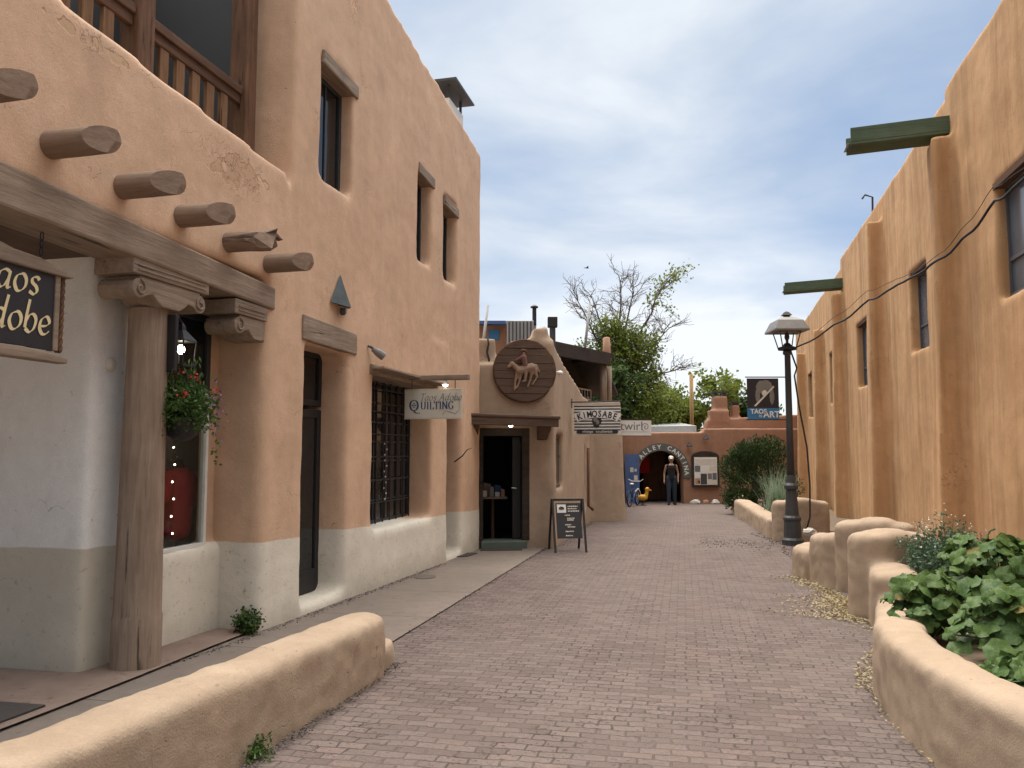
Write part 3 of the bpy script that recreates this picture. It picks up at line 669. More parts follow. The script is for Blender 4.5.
# upstairs porch: shed roof on posts
r = MB()
r.hexa([(.97, 19.3, 4.08), (2.82, 22.0, 4.08), (.6, 25.0, 4.5), (-1.4, 22.0, 4.5), (.97, 19.3, 4.20), (2.82, 22.0, 4.20), (.6, 25.0, 4.62), (-1.4, 22.0, 4.62)])
pr = r.build('porch_roof', M['roofwood'], KB)
r = MB(); r.hexa([(1.02, 19.33, 3.86), (2.70, 21.78, 3.86), (2.62, 21.84, 3.86), (.94, 19.39, 3.86), (1.02, 19.33, 4.078), (2.70, 21.78, 4.078), (2.62, 21.84, 4.078), (.94, 19.39, 4.078)])
r.build('fascia', M['roofwood'], pr)
r = MB()
for (px, py, rr) in ((2.50, 21.85, .10), (2.72, 22.35, .08)): r.tube([(px, py, 2.5), (px, py, 3.88)], rr, 10)
r.build('porch_post', M['post'], KB, smooth=True)
r = MB(); r.hexa([(.7, 21.0, 2.3), (2.3, 24.2, 2.3), (2.2, 24.3, 2.3), (.6, 21.1, 2.3), (.7, 21.0, 4.2), (2.3, 24.2, 4.2), (2.2, 24.3, 4.2), (.6, 21.1, 4.2)]); r.build('porch_wall', M['roofwood'], KB)
pw = Fr(1.72, 23.0, math.atan2(3.2, 1.6))
window(KB, pw, .25, 1.25, 2.75, 3.35, -.13, M['white'], M['dkglass'], 4, 2, .04, .03)
r = MB(); r.hexa([(2.55, 22.2, 4.05), (3.25, 24.5, 3.2), (1.6, 25.5, 3.2), (1.4, 23.4, 4.05), (2.55, 22.2, 4.15), (3.25, 24.5, 3.3), (1.6, 25.5, 3.3), (1.4, 23.4, 4.15)])
r.build('lean_to_roof', M['roofwood'], KB)

# ---------------------------------------------------------------- long adobe with drain spouts on the right
RA = math.atan2(1, .254)
Rw = Fr(3.2, 0, RA)        # y<0 is towards the building (to the right), so outward is +y here
RB = thing('adobe_building', 'long ochre adobe building with buttresses, small high windows and green roof spouts', 'building', (3.2, 0, 0), RA)
q = MB(Rw)
wins = [(7.52, 9.06, 3.2, 4.5), (12.45, 13.6, 3.13, 4.46), (17.35, 18.8, 2.95, 4.38), (22.6, 24.1, 2.87, 4.33), (28.4, 29.7, 2.68, 4.24)]
def sect(x0, x1, d, zt):
    xs = x0
    ww = [w0 for w0 in wins if w0[0] >= x0 and w0[1] <= x1]
    for (a, b, z0, z1) in ww:
        q.box(xs-.05, a, -.7, d, -.9, zt); q.box(a-.06, b+.06, -.7, d, -.9, z0); q.box(a-.06, b+.06, -.7, d, z1, zt); xs = b
    q.box(xs-.05, x1, -.7, d, -.9, zt)
sect(2.0, 10.75, .03, 6.40); sect(10.7, 20.7, -.06, 6.40); sect(20.65, 33.6, -.16, 6.3)
for (x0, x1, d, zt) in ((4.6, 5.2, .30, 5.6), (10.35, 10.9, .34, 5.62), (15.4, 16.0, .24, 5.9), (20.3, 20.85, .24, 5.45), (24.9, 25.4, .16, 5.2), (30.2, 30.8, .16, 5.1)):
    q.hexa([(x0-.0, d+.07, -.9), (x1+.03, d+.03, -.9), (x1+.05, -.4, -.9), (x0-.05, -.4, -.9), (x0+.02, d*.85, zt), (x1-.05, d*.7, zt), (x1-.08, -.4, zt), (x0+.08, -.4, zt)])
q.box(33.0, 33.6, -6, -.2, -.9, 6.2)
q.build('wall', M['adobe_right'], RB, smooth=True, mods=soft(.04, 2, .04, 1.0, .006))
q = MB(Rw); q.box(2, 33, -6.4, -6.3, -.9, 6.2); q.box(2, 33, -6.3, -.75, 5.6, 5.7); q.build('roof', M['rooflight'], RB)
q = MB(Rw); q.box(2, 33, -1.6, -1.5, 1, 5.5); q.build('interior', M['interior'], RB)
RwO = Fr(3.2, 0, RA)
for n_, (a, b, z0, z1) in enumerate(wins):
    # mirror: frame helper expects y inward, so use negative depth
    dd = .06 if n_ == 0 else (-.06 if n_ < 3 else -.16)
    f = MB(Rw); fw = .06; y0, y1 = dd-.20, dd-.14
    f.box(a-.03, a+fw, y0, y1, z0, z1); f.box(b-fw, b+.03, y0, y1, z0, z1); f.box(a+fw, b-fw, y0, y1, z0-.03, z0+fw); f.box(a+fw, b-fw, y0, y1, z1-fw, z1+.03)
    wo = f.build('window', M['frame_gr'], RB, bevel=.005)
    f = MB(Rw); m_ = (a+b)/2; f.box(m_-.025, m_+.025, y0+.01, y1-.008, z0+fw, z1-fw); f.box(a+fw, b-fw, y0+.014, y1-.012, z0+.42, z0+.46); f.build('muntin', M['frame_gr'], wo)
    MB(Rw).box(a, b, y0+.02, y0+.026, z0, z1).build('pane', M['greyglass'], wo)
    MB(Rw).box(a+.01, b-.01, dd-.30, dd-.03, z1-.05, z1+.02).build('lintel', M['dkwoodx'], RB)
def canale(x, z, ln, wd, tilt, d0):
    c = MB(Rw); t = .035
    def bx(xa, xb, za, zb, ya=-.5, yb=None):
        yb = ln if yb is None else yb
        c.hexa([(xa, ya, za), (xb, ya, za), (xb, yb, za-tilt), (xa, yb, za-tilt), (xa, ya, zb), (xb, ya, zb), (xb, yb, zb-tilt), (xa, yb, zb-tilt)])
    bx(x-wd/2, x+wd/2, z, z+t); bx(x-wd/2, x-wd/2+t, z+t, z+.24); bx(x+wd/2-t, x+wd/2, z+t, z+.24)
    o = c.build('canale', M['greenwood'], RB, bevel=.008)
    c = MB(Rw); bx(x-wd/2+t+.004, x+wd/2-t-.004, z+t+.002, z+t+.006, .0, ln+.04); c.build('drip_edge', M['steel'], o)
canale(10.72, 5.72, 1.25, .42, .07, 0); canale(20.6, 5.62, 1.32, .42, .07, 0)
c = MB(Rw); c.tube([(16.6, -.1, 5.9), (16.6, -.12, 6.72), (16.6, .02, 6.78), (16.6, .08, 6.70)], .02, 6); c.build('vent_pipe', M['black'], RB)

# ---------------------------------------------------------------- red adobe cantina closing the alley
FB = thing('cantina_building', 'low terracotta adobe cantina with round arched entrance at the end of the alley', 'building', (7.5, 30.5, -.46))
Ff = Fr(0, 30.5, 0)
h = MB(Ff)
zb_ = -1.2
h.box(3.3, 4.82, 0, .6, zb_, 2.22); h.box(6.48, 7.5, 0, .6, zb_, 2.22); h.box(7.3, 12.2, 0, .6, zb_, 2.36)
segs = 14; ac, ar = 5.65, .83
for j in range(segs):
    a0 = pi-pi*j/segs; a1 = pi-pi*(j+1)/segs
    x0, z0, x1, z1 = ac+ar*cos(a0), .68+ar*sin(a0), ac+ar*cos(a1), .68+ar*sin(a1)
    h.hexa([(x0-.01, 0, z0), (x1+.01, 0, z1), (x1+.01, .6, z1), (x0-.01, .6, z0), (x0-.01, 0, 2.22), (x1+.01, 0, 2.22), (x1+.01, .6, 2.22), (x0-.01, .6, 2.22)])
h.hexa([(7.45, .7, 1.8), (12.2, .7, 1.8), (12.2, 1.3, 1.8), (7.45, 1.3, 1.8), (7.62, .75, 2.72), (12.2, .75, 2.98), (12.2, 1.3, 2.98), (7.62, 1.3, 2.72)])
h.box(7.75, 8.5, .72, 1.3, 2.6, 3.1)
h.box(7.92, 8.48, .85, 1.35, 2.8, 3.66); h.box(8.66, 8.98, 1.0, 1.35, 2.8, 3.30)
h.build('wall', M['adobe_far'], FB, smooth=True, mods=soft(.05, 6, .04, .8, .006))
q = MB(Ff); q.box(7.88, 8.55, .9, 1.3, 3.78, 3.84); q.box(7.98, 8.06, .95, 1.25, 3.6, 3.781); q.box(8.34, 8.42, .95, 1.25, 3.6, 3.781); q.build('chimney_cap', M['iron'], FB); q = MB(Ff); q.box(8.62, 9.05, 1.0, 1.35, 3.40, 3.45); q.box(8.7, 8.95, 1.05, 1.3, 3.25, 3.401); q.build('chimney_cap', M['iron'], FB)
q = MB(Ff); q.box(3.6, 7.4, .62, 4, 2.02, 2.1); q.hexa([(4.9, 1.2, 2.1), (7.3, 1.2, 2.1), (7.3, 4, 2.1), (4.9, 4, 2.1), (4.9, 1.2, 2.46), (7.3, 1.2, 2.5), (7.3, 4, 2.7), (4.9, 4, 2.66)]); q.build('roof', M['rooflight'], FB)
q = MB(Ff); q.box(4.0, 7.3, 3.2, 3.3, -.6, 2.0); q.box(4.0, 7.3, .6, 3.3, 1.94, 2.0); q.box(4.0, 4.1, .6, 3.3, -.6, 2); q.box(7.2, 7.3, .6, 3.3, -.6, 2); q.build('interior', M['interior'], FB)
ri = MB(Ff)
nseg = 26; pts0 = []; pts1 = []
for j in range(nseg+1):
    a0 = R(150)-R(162)*j/nseg; pts0.append((ac+.84*cos(a0), .68+.84*sin(a0))); pts1.append((ac+1.10*cos(a0), .70+1.10*sin(a0)))
ri.prism(pts0+pts1[::-1], -.03, .05); so = ri.build('arch_sign', plain('arch_grey', (.11, .125, .115), .7, .5, 6), FB)
tb = MB(Ff); word = 'ALLEY CANTINA'
for j, chh in enumerate(word):
    if chh == ' ': continue
    a0 = R(147)-R(154)*(j+.5)/len(word)
    text(chh, .23, Ff, ac+.89*cos(a0), .69+.89*sin(a0), -.034, None, None, rot=a0-pi/2, off=.006, collect=tb)
tb.build('lettering', M['white'], so)
bd = MB(Ff); bd.box(5.3, 6.2, 2.0, 2.05, -.45, 1.5); bd.build('door', M['dkwood'], FB)
q = MB(Ff); q.box(4.95, 5.5, 1.6, 1.64, .62, 1.25); q.build('awning_panel', M['red'], FB)
# ---------------------------------------------------------------- low adobe walls
def path_wall(label, segs, mat, group='low adobe walls edging the alley', it=4, voxel=.028):
    """segs: lists of (x, y, height above paving, width)"""
    mb = MB()
    for pts in segs:
        for i, (x, y, hh, wd) in enumerate(pts):
            zg = gz(y); r_ = wd/2; dm = min(wd*.27, hh*.6)          # rounded loaf-like top
            mb.lathe([(r_*1.04, zg-.25), (r_, zg+hh-dm)], (x, y, 0), 18); mb.lathe([(r_*max(.02, cos(pi/2*q/6))**.55, zg+hh-dm+dm*sin(pi/2*q/6)**.75) for q in range(7)], (x, y, 0), 18)
            if i:
                x0, y0, h0, w0 = pts[i-1]; a = Vector((x0, y0)); b_ = Vector((x, y)); n = max(2, int((b_-a).length/.07))
                d = (b_-a).normalized(); nx, ny = -d.y, d.x; vs = []; m = 11
                for k in range(n+1):
                    t_ = k/n; p = a.lerp(b_, t_); w_ = (w0+(wd-w0)*t_)/2; h_ = h0+(hh-h0)*t_; dm_ = min(w_*.54, h_*.6); zz = gz(p.y)
                    prof = [(-w_*1.04, -.25)]+[(-w_*math.copysign(abs(cos(pi*q/(m-1)))**.55, cos(pi*q/(m-1))), h_-dm_+dm_*max(0, sin(pi*q/(m-1)))**.75) for q in range(m)]+[(w_*1.04, -.25)]
                    vs += [(p.x+nx*u, p.y+ny*u, zz+v) for u, v in prof]
                L_ = m+2
                fs = [(k*L_+q, k*L_+(q+1) % L_, (k+1)*L_+(q+1) % L_, (k+1)*L_+q) for k in range(n) for q in range(L_)]
                mb.add(vs, fs+[tuple(range(L_))[::-1], tuple(n*L_+q for q in range(L_))])
    o = mb.build('adobe_wall', mat, smooth=True, mods=soft(voxel, it, .035, .35, .016))
    return tag(o, label, 'low wall', group)
path_wall('long low adobe kerb wall between the sidewalk and the brick paving on the left',
    [[(-2.9, 1.2, .46, .36), (-2.2, 2.5, .46, .36), (-1.86, 3.3, .46, .36), (-1.57, 4.25, .46, .35), (-1.30, 5.2, .455, .35), (-1.10, 5.95, .45, .35)],
     [(-1.05, 6.1, .19, .25), (-1.02, 6.32, .19, .22)]], M['adobe_curb'])
path_wall('nearest adobe planter wall, curving round the large-leaved mallows and stepping up to a tall end',
    [[(2.6, 1.2, .50, .30), (2.36, 2.6, .50, .30), (2.30, 3.4, .50, .30), (2.31, 4.2, .50, .30), (2.42, 4.9, .49, .31), (2.60, 5.5, .48, .33), (2.74, 5.75, .46, .33), (2.95, 6.3, .28, .31), (3.3, 7.0, .30, .34), (3.55, 7.45, .32, .42)],
     [(3.58, 7.60, .54, .44), (3.70, 7.90, .56, .44)],
     [(3.62, 8.22, .84, .42), (3.86, 8.30, .87, .44), (4.08, 8.36, .83, .42)]], M['adobe_tan'])
path_wall('stepped adobe planter wall beside the lamp post, climbing from a low seat to a tall rounded top',
    [[(4.7, 12.4, .34, .36), (4.30, 11.7, .38, .42), (4.07, 11.1, .42, .46), (4.06, 10.75, .42, .46)],
     [(4.07, 10.45, .63, .44), (4.10, 10.12, .66, .44)],
     [(4.16, 9.82, .84, .46), (4.36, 9.66, .89, .46), (4.55, 9.6, .84, .44)], [(4.6, 9.65, .55, .34), (5.6, 9.7, .40, .3)]], M['adobe_tan'])
path_wall('farthest adobe planter wall behind the lamp post, low and curving with one tall rounded end',
    [[(8.2, 29.0, .45, .4), (7.0, 25.0, .42, .4), (6.45, 22.4, .50, .42), (6.15, 20.3, .42, .42), (5.75, 18.2, .40, .42), (5.42, 16.5, .42, .42)],
     [(5.35, 15.95, .80, .42), (5.65, 15.8, .86, .42), (6.0, 15.85, .80, .42)]], M['adobe_tan'])

# ---------------------------------------------------------------- plants
def leafclump(mb, c, rad, n, L, wd, shell=.35, up=0):
    for _ in range(n):
        while True:
            v = Vector((random.uniform(-1, 1), random.uniform(-1, 1), random.uniform(-1, 1)))
            if shell < v.length < 1: break
        p = Vector(c)+Vector((v.x*rad[0], v.y*rad[1], v.z*rad[2]))
        d = (v.normalized()*.7+Vector((random.gauss(0, .7), random.gauss(0, .7), random.gauss(up, .6)))).normalized()
        mb.leaf(p, L*random.uniform(.6, 1.25), wd*random.uniform(.7, 1.2), d)
def big_leaf(mb, p, nrm, r, az):
    """lobed mallow leaf: ruffled fan round the petiole"""
    nrm = nrm.normalized(); a = nrm.cross(Vector((cos(az), sin(az), .2))).normalized(); b = nrm.cross(a)
    n = 21; vs = [p]; ring1 = []
    ph = random.random()*6
    for ring, k in ((1, .55), (2, 1.0)):
        for j in range(n):
            t = 2*pi*j/n; lob = 1+.055*cos(7*t) if ring == 2 else 1
            notch = 1-.75*math.exp(-((((t+pi) % (2*pi))-pi)/.22)**2)*(ring == 2)
            rr = r*k*lob*notch
            zz = r*(.13*sin(3*t+ph)+.04*cos(7*t)+.07*sin(5*t+2*ph))*k*k+.30*r*k-.26*r*k*k*1.2
            vs.append(p+(a*cos(t)+b*sin(t))*rr+nrm*zz)
    fs = [(0, 1+j, 1+(j+1) % n) for j in range(n)]+[(1+j, 1+n+j, 1+n+(j+1) % n, 1+(j+1) % n) for j in range(n)]
    mb.add(vs, fs)
def mallow(label, x, y, z0, height, spread, nl, r):
    t = thing('mallow_plant', label, 'plant', (x, y, z0), 0, 'large-leaved mallows in the near planter')
    st = MB(); lf = MB(); dry = MB()
    for i in range(nl):
        k = (i+.5)/nl; az = i*2.4+random.uniform(-.4, .4)
        hh = height*(.25+.75*random.random()**.8); rr = spread*random.uniform(.25, 1)*(1.05-.45*hh/height)
        tip = Vector((x+cos(az)*rr, y+sin(az)*rr, z0+hh)); base = Vector((x+cos(az)*.04, y+sin(az)*.04, z0+hh*.25))
        midp = (base+tip)/2+Vector((0, 0, .06)); st.tube([base, midp, tip], [.006, .005, .004], 5)
        nrm = Vector((cos(az)*.6+random.gauss(0, .42), sin(az)*.6+random.gauss(0, .42)-.30, .9))
        big_leaf(dry if i % 37 == 11 else lf, tip, nrm, r*random.choice((.45, .7, .9, 1.0, 1.15)), az)
    for j in range(3): st.tube([(x+random.gauss(0, .03), y+random.gauss(0, .03), z0-.05), (x+random.gauss(0, .06), y+random.gauss(0, .06), z0+height*.55)], [.011, .007], 6)
    st.build('stem', M['stem'], t); lf.build('leaf', M['leaf_big'], t, smooth=True, fix=False); dry.build('dry_leaf', M['leaf_dry'], t, smooth=True, fix=False)
mallow('low mallow plant spilling over the rim at the bend of the near planter', 3.0, 5.85, .2, .44, .42, 140, .068)
mallow('tall mallow plant against the foot of the ochre wall, above the other mallows', 3.75, 6.3, .2, .66, .55, 220, .074)
mallow('mallow plant in the middle of the near planter, taller than the rim mallow', 3.15, 5.0, .2, .50, .50, 230, .072)
mallow('mallow plant at the right edge of the photo with leaves about knee high', 3.3, 4.55, .2, .38, .48, 190, .07)
mallow('small low mallow plant in the bottom right corner behind the planter rim', 2.78, 4.25, .2, .26, .42, 180, .058)
def shrub(label, x, y, z0, rx, ry, hh, n, L, wd, mat, flowers=0, fm='flower_w', name='shrub', sprigs=0, group=None):
    t = thing(name, label, 'shrub', (x, y, z0), 0, group)
    lf = MB(); st = MB(); fw = MB()
    for j in range(max(10, n//60)):
        az = random.random()*6.28; rr = random.random()**.5
        tip = Vector((x+cos(az)*rx*rr, y+sin(az)*ry*rr, z0+hh*random.uniform(.55, 1.05)*(1.05-.35*rr)))
        b = Vector((x+cos(az)*rx*.2, y+sin(az)*ry*.2, z0)); m_ = (b+tip)/2+Vector((random.gauss(0, .03), random.gauss(0, .03), 0))
        st.tube([b, m_, tip], [.006, .004, .002], 4)
        for _ in range(60):
            k = random.uniform(.15, 1); p = (b.lerp(m_, k*2) if k < .5 else m_.lerp(tip, k*2-1))+Vector((random.gauss(0, .035), random.gauss(0, .035), random.gauss(0, .02)))
            lf.leaf(p, L*random.uniform(.6, 1.2), wd*random.uniform(.7, 1.2))
    for _ in range(flowers):
        az = random.random()*6.28; rr = random.random()**.5; p = (x+cos(az)*rx*rr, y+sin(az)*ry*rr, z0+hh*random.uniform(.7, 1.12)*(1.05-.3*rr))
        for _ in range(4): fw.leaf(p, .013, .006)
    st.build('stem', M['stem'], t); lf.build('leaf', mat, t, fix=False)
    if flowers: stuff(fw.build('flower', M[fm], t, fix=False))
    return t
shrub('bluish small-leaved shrub with tiny white flowers behind the tall planter end', 4.12, 7.7, .2, .40, .36, .74, 5200, .045, .014, M['leaf_blue'], 60)
shrub('fine leafy plant with pale flower heads behind the mallows at the right edge', 4.2, 6.5, .2, .35, .3, .5, 2200, .04, .012, M['leaf_blue'], 40)
shrub('bright green low shrub in the planter just right of the lamp post', 5.15, 11.9, .02, .38, .5, .40, 2600, .045, .017, M['leaf'], 0)
shrub('grey-green flowering shrub with pale seed heads against the ochre wall behind the stepped planter', 5.75, 11.3, .02, .42, .5, .52, 1600, .035, .010, M['leaf_blue'], 160)
shrub('small purple-flowered plant behind the lamp post base', 5.6, 16.4, .1, .25, .25, .42, 600, .04, .012, M['leaf_blue'], 60, 'flower_p', 'flowering_plant')
shrub('small leafy weed sprouting at the foot of the pier with the white dado', -2.36, 7.33, gz(7.3)+.02, .12, .13, .23, 800, .035, .014, M['leaf_dk'], 0, name='weed')
shrub('tuft of green weed growing at the foot of the kerb wall', -1.36, 4.35, gz(4.3), .03, .05, .13, 500, .03, .006, M['leaf'], 0, name='weed')
# fountain of blue-green grass
t = thing('ornamental_grass', 'spiky blue-green ornamental grass fountain in the far planter left of the lamp post', 'plant', (6.35, 19.3, 0.0))
bl = MB()
for _ in range(420):
    az = random.random()*6.28; ln = random.uniform(.5, 1.35); out = random.uniform(.05, .75)*ln*.75
    b = Vector((6.35+random.gauss(0, .13), 19.3+random.gauss(0, .16), -.05)); pr_ = None
    sdv = Vector((-sin(az), cos(az), 0)); P = []
    for k in (0, .35, .7, 1): P.append(b+Vector((cos(az)*out*k*k, sin(az)*out*k*k, ln*(k-.32*k*k*out/ln*1.3))))
    vs = []
    for k, p in enumerate(P): wv = .009*(1-k/3.2); vs += [p+sdv*wv, p-sdv*wv]
    bl.add(vs, [(2*k, 2*k+1, 2*k+3, 2*k+2) for k in range(3)])
bl.build('blade', M['grass_blue'], t, fix=False)
# dark juniper
t = thing('juniper_bush', 'big dense dark green juniper bush in front of the terracotta cantina wall', 'bush', (7.25, 24.2, -.2))
jb = MB()
lobes = [(0, 0, .9, .75, .85), (-.25, -.2, .55, .7, .6), (.5, .1, 1.1, .7, .8), (.1, 0, 1.5, .55, .6), (-.55, 0, 1.15, .42, .5), (.75, -.2, .6, .6, .6), (.55, .1, 1.72, .5, .42), (-.3, -.1, 1.55, .4, .4), (-.5, -.25, .25, .45, .35)]
for (dx, dy, dz, r_, rz) in lobes:
    for _ in range(1500):
        v = Vector((random.gauss(0, 1), random.gauss(0, 1), random.gauss(0, 1))).normalized()*random.uniform(.55, 1.08)
        p = Vector((7.25+dx+v.x*r_, 24.2+dy+v.y*r_, -.2+dz+v.z*rz))
        if p.z < -.2: continue
        jb.leaf(p, random.uniform(.06, .14), random.uniform(.010, .022), (v*.6+Vector((random.gauss(0, .4), random.gauss(0, .4), .5+random.gauss(0, .3)))).normalized())
jb.build('foliage', M['juniper'], t, fix=False)
jt = MB(); jt.tube([(7.25, 24.2, -.3), (7.3, 24.2, .6), (7.35, 24.2, 1.4)], [.12, .09, .03], 8); jt.build('trunk', M['bark'], t)

# trees
def tree(label, base, height, n_main, mat, leaves, leafL, spread, bare=0, lean=0, group=None, crown_lo=.3, density=1.0, name='tree', trunk_r=.16, cfun=None, clumps=()):
    t = thing(name, label, 'tree', base, 0, group)
    wd = MB(); lf = MB(); tips = []
    B = Vector(base)
    def grow(p, d, ln, r, lev):
        pts = [p]; rs = [r]; q = p; dd = d
        for i in range(3):
            dd = (dd+Vector((random.gauss(0, .14), random.gauss(0, .14), random.gauss(.05, .10)))).normalized(); q = q+dd*ln/3; pts.append(q); rs.append(r*(1-.22*(i+1)))
        wd.tube(pts, rs, 7 if lev < 2 else 4, cap=False)
        if lev >= (5 if bare else 4) or r < .006: tips.append(q); return
        for i in range(random.choice((2, 3, 3)) if lev else n_main):
            ax = Vector((random.gauss(0, 1), random.gauss(0, 1), random.gauss(0, .5))).normalized(); k = random.choice((1, 2, 3))
            nd = (dd+ax*random.uniform(.35, .8)*spread).normalized()
            grow(pts[k] if lev else pts[random.choice((2, 3))], nd, ln*random.uniform(.6, .82), max(rs[k]*.60, .014 if bare else .012), lev+1)
        if lev: tips.append(q)
    grow(B, Vector((lean, 0, 1)).normalized(), height*.38, trunk_r, 0)
    for p in tips:
        kk = cfun(p-B) if cfun else 1
        n = int(leaves*kk*random.uniform(.4, 1.5))
        for _ in range(n):
            q = p+Vector((random.gauss(0, 1), random.gauss(0, 1), random.gauss(0, .8)))*height*.035
            lf.leaf(q, leafL*random.uniform(.7, 1.3), leafL*.33)
    for (cx, cy, cz, rr, rz, n) in clumps:                 # leafy sprays: many small uneven puffs on the boughs
        for _ in range(n//26):
            while True:
                v = Vector((random.uniform(-1, 1), random.uniform(-1, 1), random.uniform(-1, 1)))
                if v.length < 1: break
            c = Vector((cx+v.x*rr, cy+v.y*rr, cz+v.z*rz)); s_ = random.uniform(.10, .26)
            for _ in range(26): lf.leaf(c+Vector((random.gauss(0, s_), random.gauss(0, s_), random.gauss(0, s_*.8))), leafL*random.uniform(.7, 1.3), leafL*.33)
    wd.build('trunk', M['twig'] if bare else M['bark'], t, smooth=True, fix=False); lf.build('crown', mat, t, fix=False)
    return t, tips
random.seed(23)
t = thing('tree', 'tall half-bare tree with leafless upper twigs and green lower foliage behind the shop roof', 'tree', (4.7, 34.5, -.5))
wd = MB(); lf = MB()
def bough(a, b, r0, r1, sag=.25, n=7):
    a, b = Vector(a), Vector(b); pts = []
    for k in range(n+1):
        u = k/n; p = a.lerp(b, u)+Vector((random.gauss(0, .05), random.gauss(0, .05), sag*sin(pi*u)+random.gauss(0, .04))) if 0 < k < n else a.lerp(b, u); pts.append(p)
    wd.tube(pts, [r0+(r1-r0)*k/n for k in range(n+1)], 6 if r0 > .04 else 4, cap=False); return pts
def spray(c, n, s_, L=.15):
    for _ in range(n): lf.leaf(Vector(c)+Vector((random.gauss(0, s_), random.gauss(0, s_), random.gauss(0, s_*.8))), L*random.uniform(.6, 1.3), L*.34)
bough((4.7, 34.5, -.6), (4.6, 34.5, 4.2), .24, .17, 0)
limbs = [((4.6, 34.5, 3.9), (2.5, 34.3, 9.0), 0), ((4.6, 34.5, 4.0), (3.3, 34.8, 9.3), 0), ((4.6, 34.5, 4.2), (4.7, 34.2, 10.0), 0), ((4.6, 34.5, 4.2), (5.5, 34.9, 9.9), 0), ((4.65, 34.5, 4.0), (6.9, 34.4, 9.7), 1), ((4.65, 34.5, 3.8), (7.3, 34.7, 7.6), 0),
         ((4.65, 34.5, 3.3), (7.6, 34.3, 5.0), 0), ((4.65, 34.5, 3.0), (6.9, 34.6, 3.4), 2), ((4.6, 34.5, 3.2), (3.2, 34.2, 5.6), 2), ((4.6, 34.5, 3.4), (5.6, 33.9, 6.3), 2), ((4.6, 34.5, 3.5), (4.2, 34.0, 6.9), 2), ((4.6, 34.5, 2.8), (3.4, 34.6, 3.6), 2)]
for a, b, kind in limbs:
    b = (4.7+(b[0]-4.7)*.84, b[1], 3.9+(b[2]-3.9)*(.80 if b[2] > 5.5 else 1))
    pts = bough(a, b, .085, .018, .3); ax = (Vector(b)-Vector(a)).normalized(); ln_ = (Vector(b)-Vector(a)).length
    for k in range(2, len(pts)):
        for _ in range(3):
            dr = (ax*random.uniform(.5, 1)+Vector((random.gauss(0, .55), random.gauss(0, .5), random.gauss(.05 if b[2] > 5.5 else -.12, .35)))).normalized()
            q = pts[k]+dr*ln_*random.uniform(.13, .25); tw = bough(pts[k], q, .022, .008, .05, 4)
            for m_ in (1, 2, 3, 4):
                for _ in range(2):
                    e = tw[m_]+(dr+Vector((random.gauss(0, .6), random.gauss(0, .6), random.gauss(.05, .5)))).normalized()*random.uniform(.25, .65)
                    bough(tw[m_], e, .010, .006, .0, 2)
                    if kind == 2 or (kind == 0 and e.z < 5.2 and e.x < 6.2): spray(e, 9, .17)
                    if kind == 1 and k > 4 and random.random() < .8: spray(e, 6, .13)
for (cx, cy, cz, rr, rz, n) in [(4.4, 34.3, 6.3, .85, 1.1, 40), (5.3, 34.2, 5.2, 1.1, 1.3, 80), (5.0, 34.2, 3.4, 1.5, 1.3, 110), (3.6, 34.4, 5.0, .8, 1.2, 30), (6.2, 34.2, 2.9, 1.0, .8, 40)]:
    for _ in range(n):
        while True:
            v = Vector((random.uniform(-1, 1), random.uniform(-1, 1), random.uniform(-1, 1)))
            if v.length < 1: break
        spray((cx+v.x*rr, cy+v.y*rr, cz+v.z*rz), 24, random.uniform(.10, .24))
wd.build('trunk', M['twig'], t, smooth=True, fix=False); lf.build('crown', M['leaf_tree'], t, fix=False)
random.seed(5)
tree('dense dark green tree directly behind the porch and the white twirl sign', (4.6, 33.6, -.5), 5.9, 6, M['leaf_dk'], 50, .22, .9, cfun=lambda d: 1, trunk_r=.14)
random.seed(9)
tree('bright green rounded tree behind the wooden pole above the cantina roof', (9.3, 41, -.6), 6.0, 6, M['leaf_tree'], 46, .24, .9, group='trees beyond the cantina')
tree('smaller light green tree between the dark tree and the wooden pole', (7.3, 42, -.6), 5.2, 6, M['leaf_tree'], 44, .24, .9, group='trees beyond the cantina')
tree('leafy tree low behind the cantina roof, right of the wooden pole', (10.9, 44, -.6), 5.6, 5, M['leaf_dk'], 40, .24, .9, group='trees beyond the cantina')
random.seed(11)
# litter of straw and leaves where paving meets walls
lit = MB()
def litter(n, pts, wid, s=.02):
    for _ in range(n):
        i = random.randrange(len(pts)-1); a, b = Vector(pts[i]), Vector(pts[i+1]); k = random.random()
        p = a.lerp(b, k); d = (b-a).normalized(); o_ = abs(random.gauss(0, wid)); q = p+Vector((-d.y, d.x))*o_
        lit.leaf((q.x, q.y, gz(q.y)+.019), s*random.uniform(.4, 1.6), s*.25, Vector((random.gauss(0, 1), random.gauss(0, 1), random.uniform(-.02, .12))).normalized())
litter(1200, [(3.45, 7.4), (3.62, 8.6), (3.85, 9.5), (3.84, 10.2), (3.85, 11.0)], .12, .032); litter(1500, [(3.4, 7.9), (3.7, 8.6), (3.95, 9.3)], .30, .032); litter(700, [(4.1, 9.3), (3.85, 8.6)], .25, .032)
litter(110, [(2.42, 5.6), (2.24, 5.0), (2.14, 4.2)], .04, .02); litter(420, [(3.3, 7.3), (2.6, 6.2), (2.35, 5.6)], .09, .025)
stuff(tag(lit.build('straw_litter', M['straw'], loc=(3.6, 8, -.12), fix=False), 'dry straw and leaf litter on the paving along the planter walls', 'litter'))
lit = MB(); litter(900, [(5.1, 17.5), (5.0, 15.6), (4.6, 13.8), (4.4, 12.6)], .35, .03); litter(200, [(4.9, 15.0), (3.6, 15.6)], .5, .03); litter(200, [(3.6, 15.6), (4.9, 15.0)], .5, .03)
